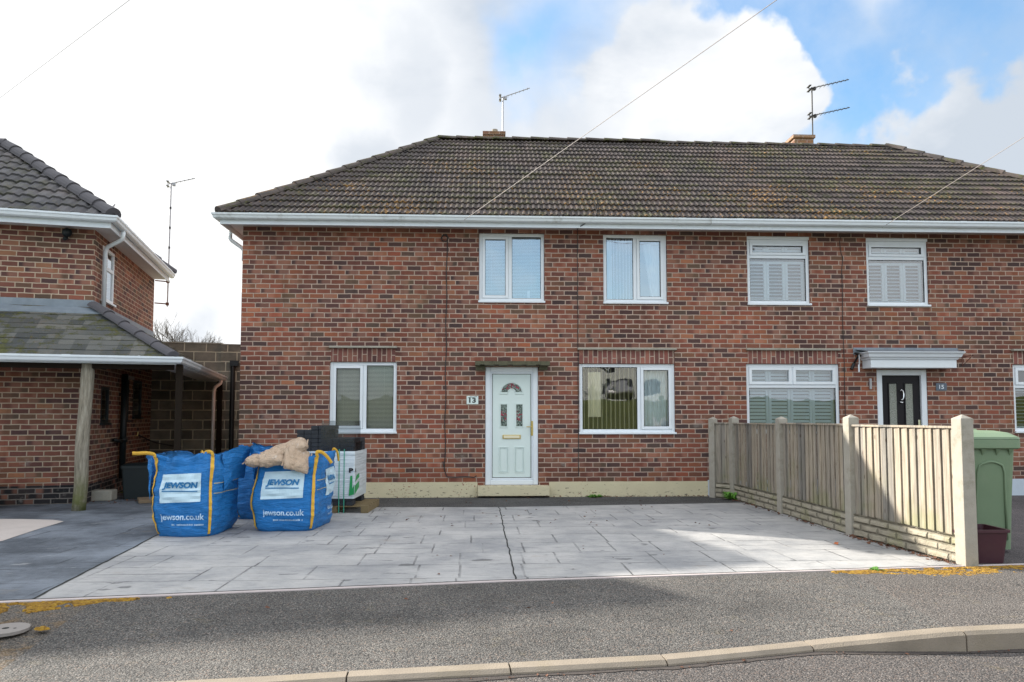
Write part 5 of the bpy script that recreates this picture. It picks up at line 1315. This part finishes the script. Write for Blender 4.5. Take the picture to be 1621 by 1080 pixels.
# ================================================================== PALLET OF PAVERS
pt = thing('pallet', 'timber pallet under the wrapped stack of paving blocks', 'pallet', (-2.52, 10.72, 0), R(0))
mb = MB()
for i in range(6): mb.box(-.47, .50, -.45 + i * .155, -.34 + i * .155, .085, .103)
for x in (-.47, -.04, .40): mb.box(x, x + .10, -.45, .43, .02, .085); mb.box(x, x + .1, -.45, .43, .003, .019)
mb.build('pallet_boards', M['pallet'], pt)
pk = thing('paving_block_stack', 'stack of charcoal paving blocks, lower half in white shrink wrap, beneath the left window', 'paving blocks', (-2.63, 10.66, .103), R(0))
random.seed(9)
def stackb(z0, z1, top=None):
    mb = MB(); bw_, bh_, bd = .100, .060, .2; z = z0; k = 0
    while z < z1 - .02:
        n = 8
        for i in range(n):
            x0 = -.40 + i * .10
            if top and z + bh_ > top(i): continue
            for j in range(4):
                jx, jy = random.uniform(-.003, .003), random.uniform(-.005, .005)
                if j in (1, 2) and not (top and z + 2 * bh_ > top(i)): continue
                y0 = -.40 + j * .2; mb.box(x0 + jx + .002, x0 + .098 + jx, y0 + .002 + jy, y0 + .198 + jy, z + .002, z + bh_ - .001)
        z += bh_; k += 1
    return mb
stackb(0, .76).build('block_layers', M['cpaver'], pk, bevel=.004, segs=1)
stackb(.76, 1.20, lambda i: (1.12, 1.12, 1.18, 1.18, 1.0, 1.0, .96, .96)[i]).build('loose_blocks', M['cpaver'], pk, bevel=.004, segs=1)
w_ = MB(); rr = lambda z, e: rrect(.01, .005, .413 + e, .413 + e, .012, z, 2)
loft(w_, [rr(.10, -.004), rr(.14, .0), rr(.35, .003), rr(.55, -.001), rr(.72, .003), rr(.762, .001)], cap0=False, cap1=False)
wr = w_.build('shrink_wrap', M['wrap'], pk)
# tinted sheet added above the blocks for the stack's faded, see-through top
w_ = MB(); g = lambda z: [(-.05, -.412, z), (.418, -.412, z), (.418, -.02, z)]
for a, b in zip((.78, .95, 1.19), (.95, 1.19)):
    A_, B_ = g(a), g(b)
    for i in range(2): w_.face([A_[i], A_[i + 1], B_[i + 1], B_[i]])
w_.build('faded_stack_sheet', M['film'], pk, fix=False)
for x in (.20, .27): MB().box(x, x + .012, -.4075, -.4065, -.10, .10).build('packing_strap', M['gstrap'], pk)
for x in (.20, .27): MB().box(x, x + .012, -.4185, -.4175, .10, .79).build('packing_strap', M['gstrap'], pk)['label'] = 'strap under the wrap'
text_obj('wrap_text', 'P', .1, M['inkblk'], wr, lambda x, z: (.375 + x, -.4195, .495 + z), offset=.006, width=.062, height=.065)
text_obj('wrap_text', 'A', .1, M['inkblk'], wr, lambda x, z: (.4275, -.36 + x, .495 + z), offset=.006, width=.07, height=.065)
w_ = MB(); w_.face([(.345, -.4195, .14), (.365, -.4195, .42), (.395, -.4195, .42), (.395, -.4195, .24), (.421, -.4195, .30), (.421, -.4195, .16)]).face([(.4275, -.405, .16), (.4275, -.12, .24), (.4275, -.12, .33), (.4275, -.405, .28)]).face([(.4275, -.405, .33), (.4275, -.30, .42), (.4275, -.12, .44), (.4275, -.12, .38)])
w_.build('wrap_logo', M['green'], wr, fix=False)

# ================================================================== SMALL THINGS
def weed(label, loc, n, r, h, seed):
    random.seed(seed); t_ = thing('weed', label, 'weed', loc); mb = MB()
    for i in range(n):
        a_ = random.uniform(0, 2 * PI); L_ = r * random.uniform(.4, 1); up_ = h * random.uniform(.3, 1); w2 = L_ * .16; p0 = Vector((random.uniform(-1, 1) * r * .3, random.uniform(-1, 1) * r * .3, 0))
        d = Vector((math.cos(a_), math.sin(a_), 0)); sN = Vector((-d.y, d.x, 0)); m_ = p0 + d * L_ * .55 + Vector((0, 0, up_)); e_ = p0 + d * L_ + Vector((0, 0, up_ * .6))
        mb.face([p0, m_ - sN * w2, e_, m_ + sN * w2])
    mb.build('leaves', M['leaf'], t_, fix=False); return t_
weed('bright green weed at the foot of the fence, near its second post', (3.60, 12.0, .0), 90, .20, .13, 1)
weed('low green weed growing from the foot of the cream plinth below the wide window', (1.40, 12.40, -.01), 60, .16, .05, 2)
weed('small green weed in the golden moss near the fence end', (3.18, 6.46, -.01), 40, .07, .035, 3)
random.seed(21); mb = MB()
def lf(x, y, z=.004, r=.022):
    a_ = random.uniform(0, 6.28); d = Vector((math.cos(a_), math.sin(a_), 0)) * r; s2 = Vector((-d.y, d.x, 0)) * random.uniform(.4, .7); c = Vector((x, y, z)); k = random.uniform(.2, .8) * r
    mb.face([c - d, c - s2 * .9 + Vector((0, 0, k)), c + d + Vector((0, 0, k * .6)), c + s2 + Vector((0, 0, .002))])
for i in range(240):
    x = random.uniform(-1.5, 3.35); dens = 1 if x > 1.5 else .25
    if random.random() < dens: lf(x, 12.36 + x * .0437 - abs(random.gauss(0, .045)), r=random.uniform(.012, .03))
for i in range(260):
    f = random.random() ** .6; k = random.choice([0, 1, 2, 2, 2]); a_, b_ = Vector(PS[3 - k]), Vector(PS[3 - k - 1] if k < 3 else PS[0]); q = a_.lerp(b_, random.random()); lf(q.x - .06 - abs(random.gauss(0, .05)), q.y, r=random.uniform(.012, .03))
for i in range(70): lf(random.uniform(-1.9, 2.6), random.uniform(9.0, 12.2), r=random.uniform(.012, .025))
for i in range(16): lf(random.uniform(-2, 3), random.uniform(4.6, 8.5), r=random.uniform(.01, .022))
for i in range(90):
    x = random.uniform(-2, 4.5); lf(x, lerpt(YK, x) - .15 - abs(random.gauss(0, .03)), -.124, random.uniform(.006, .016))
for i in range(60): lf(random.uniform(-7.0, -5.9), random.uniform(11.3, 12.0), r=random.uniform(.012, .03))
tag(mb.build('fallen_leaves', M['dead'], fix=False), kind='stuff')
lf2 = thing('fallen_leaf', 'lone orange-brown leaf on the sunlit drive close to the fence', 'leaf', (3.42, 7.75, .002)); mb = MB(); random.seed(3); lf(0, 0, .004, .045); lf(.015, .02, .012, .035); mb.build('leaf', simple('orange_leaf', (.42, .13, .05), .8), lf2, fix=False)
cv = thing('manhole_cover', 'round pale metal inspection cover set in the footway at the left edge', 'manhole cover', (-3.245, 4.74, -.026), 0)
mb = MB().tube([(0, 0, -.01), (0, 0, .012)], .135, 40); mb.build('cover', M['cover'], cv, bevel=.003)
MB().tube([(0, 0, .0125), (0, 0, .0135)], .020, 16).tube([(.06, .0, .0125), (.06, 0, .0135)], .009, 10).build('keyhole', M['joint'], cv)

# overhead telephone wires from a pole across the road
POLE = Vector((10.4, -2.4, 8.0))
def wire(label, a, b, m, r=.006, sag=.0):
    a, b = Vector(a), Vector(b); mb = MB(); mb.tube([a.lerp(b, i / 24) - Vector((0, 0, sag * math.sin(PI * i / 24))) for i in range(25)], r, 5); o = mb.build('overhead_wire', M[m], None)
    return tag(o, label, 'wire', 'overhead telephone wires')
W1 = HM @ Vector((-.88, -.36, 4.60)); W2 = HM @ Vector((6.35, -.36, 4.60))
wire('pale telephone wire crossing the roof diagonally up from above the upstairs left window', W1, POLE, 'wire', .0045)
wire('pale telephone wire rising from the gutter at the right toward the right edge', W2, POLE + Vector((-.1, .05, .0)), 'wire', .0045)
c0 = Vector((0, 0, 1.33)); rA, rB = rayd(0, 155), rayd(205, 0)
pA, pB = c0 + rA * 14, c0 + rB * 9; wire('faint white telephone wire in the bright sky at the top left corner', pA + (pA - pB).normalized() * 8, pB + (pB - pA).normalized() * 12, 'wirew', .003)
tp = thing('telegraph_pole', 'wooden telegraph pole across the road carrying the overhead wires', 'pole', (10.4, -2.4, -.13)); MB().tube([(0, 0, 0), (0, 0, 8.4)], [.14, .10], 12).build('pole', M['bark'], tp, smooth=True); MB().box(-.4, .4, -.04, .04, 8.0, 8.1).build('crossarm', M['bark'], tp)

# ================================================================== CARS, HOUSE AND TREES ACROSS THE ROAD (seen mirrored in the window)
def car(label, loc, rz, paint, group=None):
    t_ = thing('parked_car', label, 'car', loc, rz, group)
    st_ = [(-2.0, .70, .38, .62, .66, .60), (-1.92, .82, .26, .80, .90, .68), (-1.6, .87, .22, .93, 1.30, .62), (-1.2, .88, .22, .96, 1.45, .60), (-.4, .88, .22, .96, 1.49, .60), (.3, .88, .22, .95, 1.42, .58), (.95, .87, .22, .92, 1.0, .66), (1.5, .84, .22, .82, .84, .62), (1.9, .74, .28, .66, .70, .55), (2.02, .60, .36, .52, .56, .48)]
    mb = MB(); rings = []
    for x, w2, zb, zs, zr, rw in st_:
        half = [(0, zb), (w2 * .8, zb), (w2, zb + .12), (w2 * 1.01, (zb + zs) / 2), (w2 * .98, zs), ((w2 + rw) / 2 * .99, (zs + zr) / 2), (rw, zr - .02), (0, zr + .02)]
        rings.append([(x, y, z) for y, z in half] + [(x, -y, z) for y, z in half[-2:0:-1]])
    loft(mb, rings); b = mb.build('body', M[paint], t_, smooth=True); sb = b.modifiers.new('s', 'SUBSURF'); sb.levels = sb.render_levels = 1
    for sg in (-1, 1):
        mb = MB(); mb.face([(-1.45, sg * .875, 1.0), (.62, sg * .872, .98), (.25, sg * .70, 1.36), (-1.25, sg * .72, 1.38)]); mb.build('side_window', M['black'], t_, fix=False)
        for x in (-1.25, 1.25):
            wh = MB().tube([(x, sg * .70, .31), (x, sg * .89, .31)], .31, 24).build('wheel', M['tyre'], t_, bevel=.02); MB().tube([(x, sg * .885, .31), (x, sg * .897, .31)], .19, 14).build('rim', M['alu'], wh)
        MB().box(-2.0, -1.86, sg * .66 - .12, sg * .66 + .12, .72, .90).build('tail_lamp', M['redlamp'], t_, bevel=.02)
        MB().box(1.80, 1.96, sg * .55 - .12, sg * .55 + .12, .60, .72).build('headlamp', M['chrome'], t_, bevel=.02)
    mb = MB(); mb.face([(-1.99, -.55, .98), (-1.99, .55, .98), (-1.68, .50, 1.34), (-1.68, -.50, 1.34)]); mb.build('rear_window', M['black'], t_, fix=False)
    mb = MB(); mb.face([(.97, -.60, 1.0), (.97, .60, 1.0), (.36, .52, 1.42), (.36, -.52, 1.42)]); mb.build('windscreen', M['black'], t_, fix=False)
    return t_
car('white car parked at the extreme left edge, only a sliver of its bodywork showing', (-8.52, 8.75, 0), R(80), 'carw')
hx_, hy_ = 12.2, -31
car('silver car parked up the grass bank, seen mirrored in the wide ground-floor window', (hx_, hy_, far(hx_, hy_) + .02), R(96), 'alu')
oh = thing('opposite_house', 'white rendered house with a tiled roof across the road, mirrored in the wide window', 'house', (17.5, -52, far(17.5, -52) - .1), R(5))
hs = [(-4, -2.4, 1.0, 2.2), (.5, 2.2, 1.0, 2.2), (-4, -2.4, 3.4, 4.5), (.5, 2.2, 3.4, 4.5)]
mb = wall(-5, 5, -.5, 5.2, hs, .12, F=lambda x, y, z: (-x, -y, z)); wall(0, 7, -.5, 5.2, [], F=lambda x, y, z: (5, -x, z), mb=mb); wall(0, 7, -.5, 5.2, [], F=lambda x, y, z: (-5, -x, z), mb=mb); wall(-5, 5, -.5, 5.2, [], F=lambda x, y, z: (x, -7, z), mb=mb); mb.build('wall', M['hwall'], oh, fix=False)
for a, b, c, d in hs:
    mb = MB(); frame_mb(mb, -b, -a, c, d, .07, -.1, -.05); mb.box((-a - b) / 2 - .03, (-a - b) / 2 + .03, -.09, -.05, c + .07, d - .07); w = mb.build('window', M['upvc'], oh)
    g = MB(); g.face([(-b, -.11, c), (-a, -.11, c), (-a, -.11, d), (-b, -.11, d)]); g.build('pane', M['black'], w, fix=False)
mb = MB(); mb.v = [(-5.4, .4, 5.1), (5.4, .4, 5.1), (5.4, -7.4, 5.1), (-5.4, -7.4, 5.1), (-2.4, -3.5, 7.9), (2.4, -3.5, 7.9)]; mb.f = [(0, 1, 5, 4), (1, 2, 5), (2, 3, 4, 5), (3, 0, 4), (0, 3, 2, 1)]; mb.build('roof', M['tile2'], oh)
def leafy(name, label, loc, H_, Rr, seed, n=2600, group='trees up the grass bank'):
    random.seed(seed); t_ = thing(name, label, 'tree', loc, 0, group); MB().tube([(0, 0, 0), (.1, .05, H_ * .5)], [.2, .1], 8).build('trunk', M['bark'], t_, smooth=True)
    cl_ = [(Vector((random.gauss(0, .4) * Rr, random.gauss(0, .4) * Rr, H_ * .6 + random.gauss(0, .2) * H_)), Rr * random.uniform(.25, .5)) for _ in range(16)]; mb = MB()
    for i in range(n):
        c, r = random.choice(cl_); d = Vector((random.gauss(0, 1), random.gauss(0, 1), random.gauss(0, 1))).normalized(); p_ = c + d * r * random.uniform(.6, 1); a_ = Vector((random.gauss(0, 1), random.gauss(0, 1), random.gauss(0, 1))).normalized() * .13; b_ = d.cross(a_).normalized() * .09
        mb.face([p_ - a_, p_ + b_, p_ + a_, p_ - b_])
    mb.build('crown', M['treeleaf'], t_, fix=False)
M['treeleaf'] = simple('tree_foliage', (.045, .07, .02), .7, .4, 3)
leafy('broadleaf_tree', 'dark tree beside the white house, mirrored in the wide window', (24.0, -44, far(24, -44)), 7, 3.2, 31)
leafy('broadleaf_tree', 'rounded tree further left across the road, mirrored in the panes', (4.0, -46, far(4, -46)), 6, 3.0, 32)
leafy('broadleaf_tree', 'tree low on the bank left of the others, mirrored in the panes', (-12.0, -40, far(-12, -40)), 6.5, 3.0, 33)
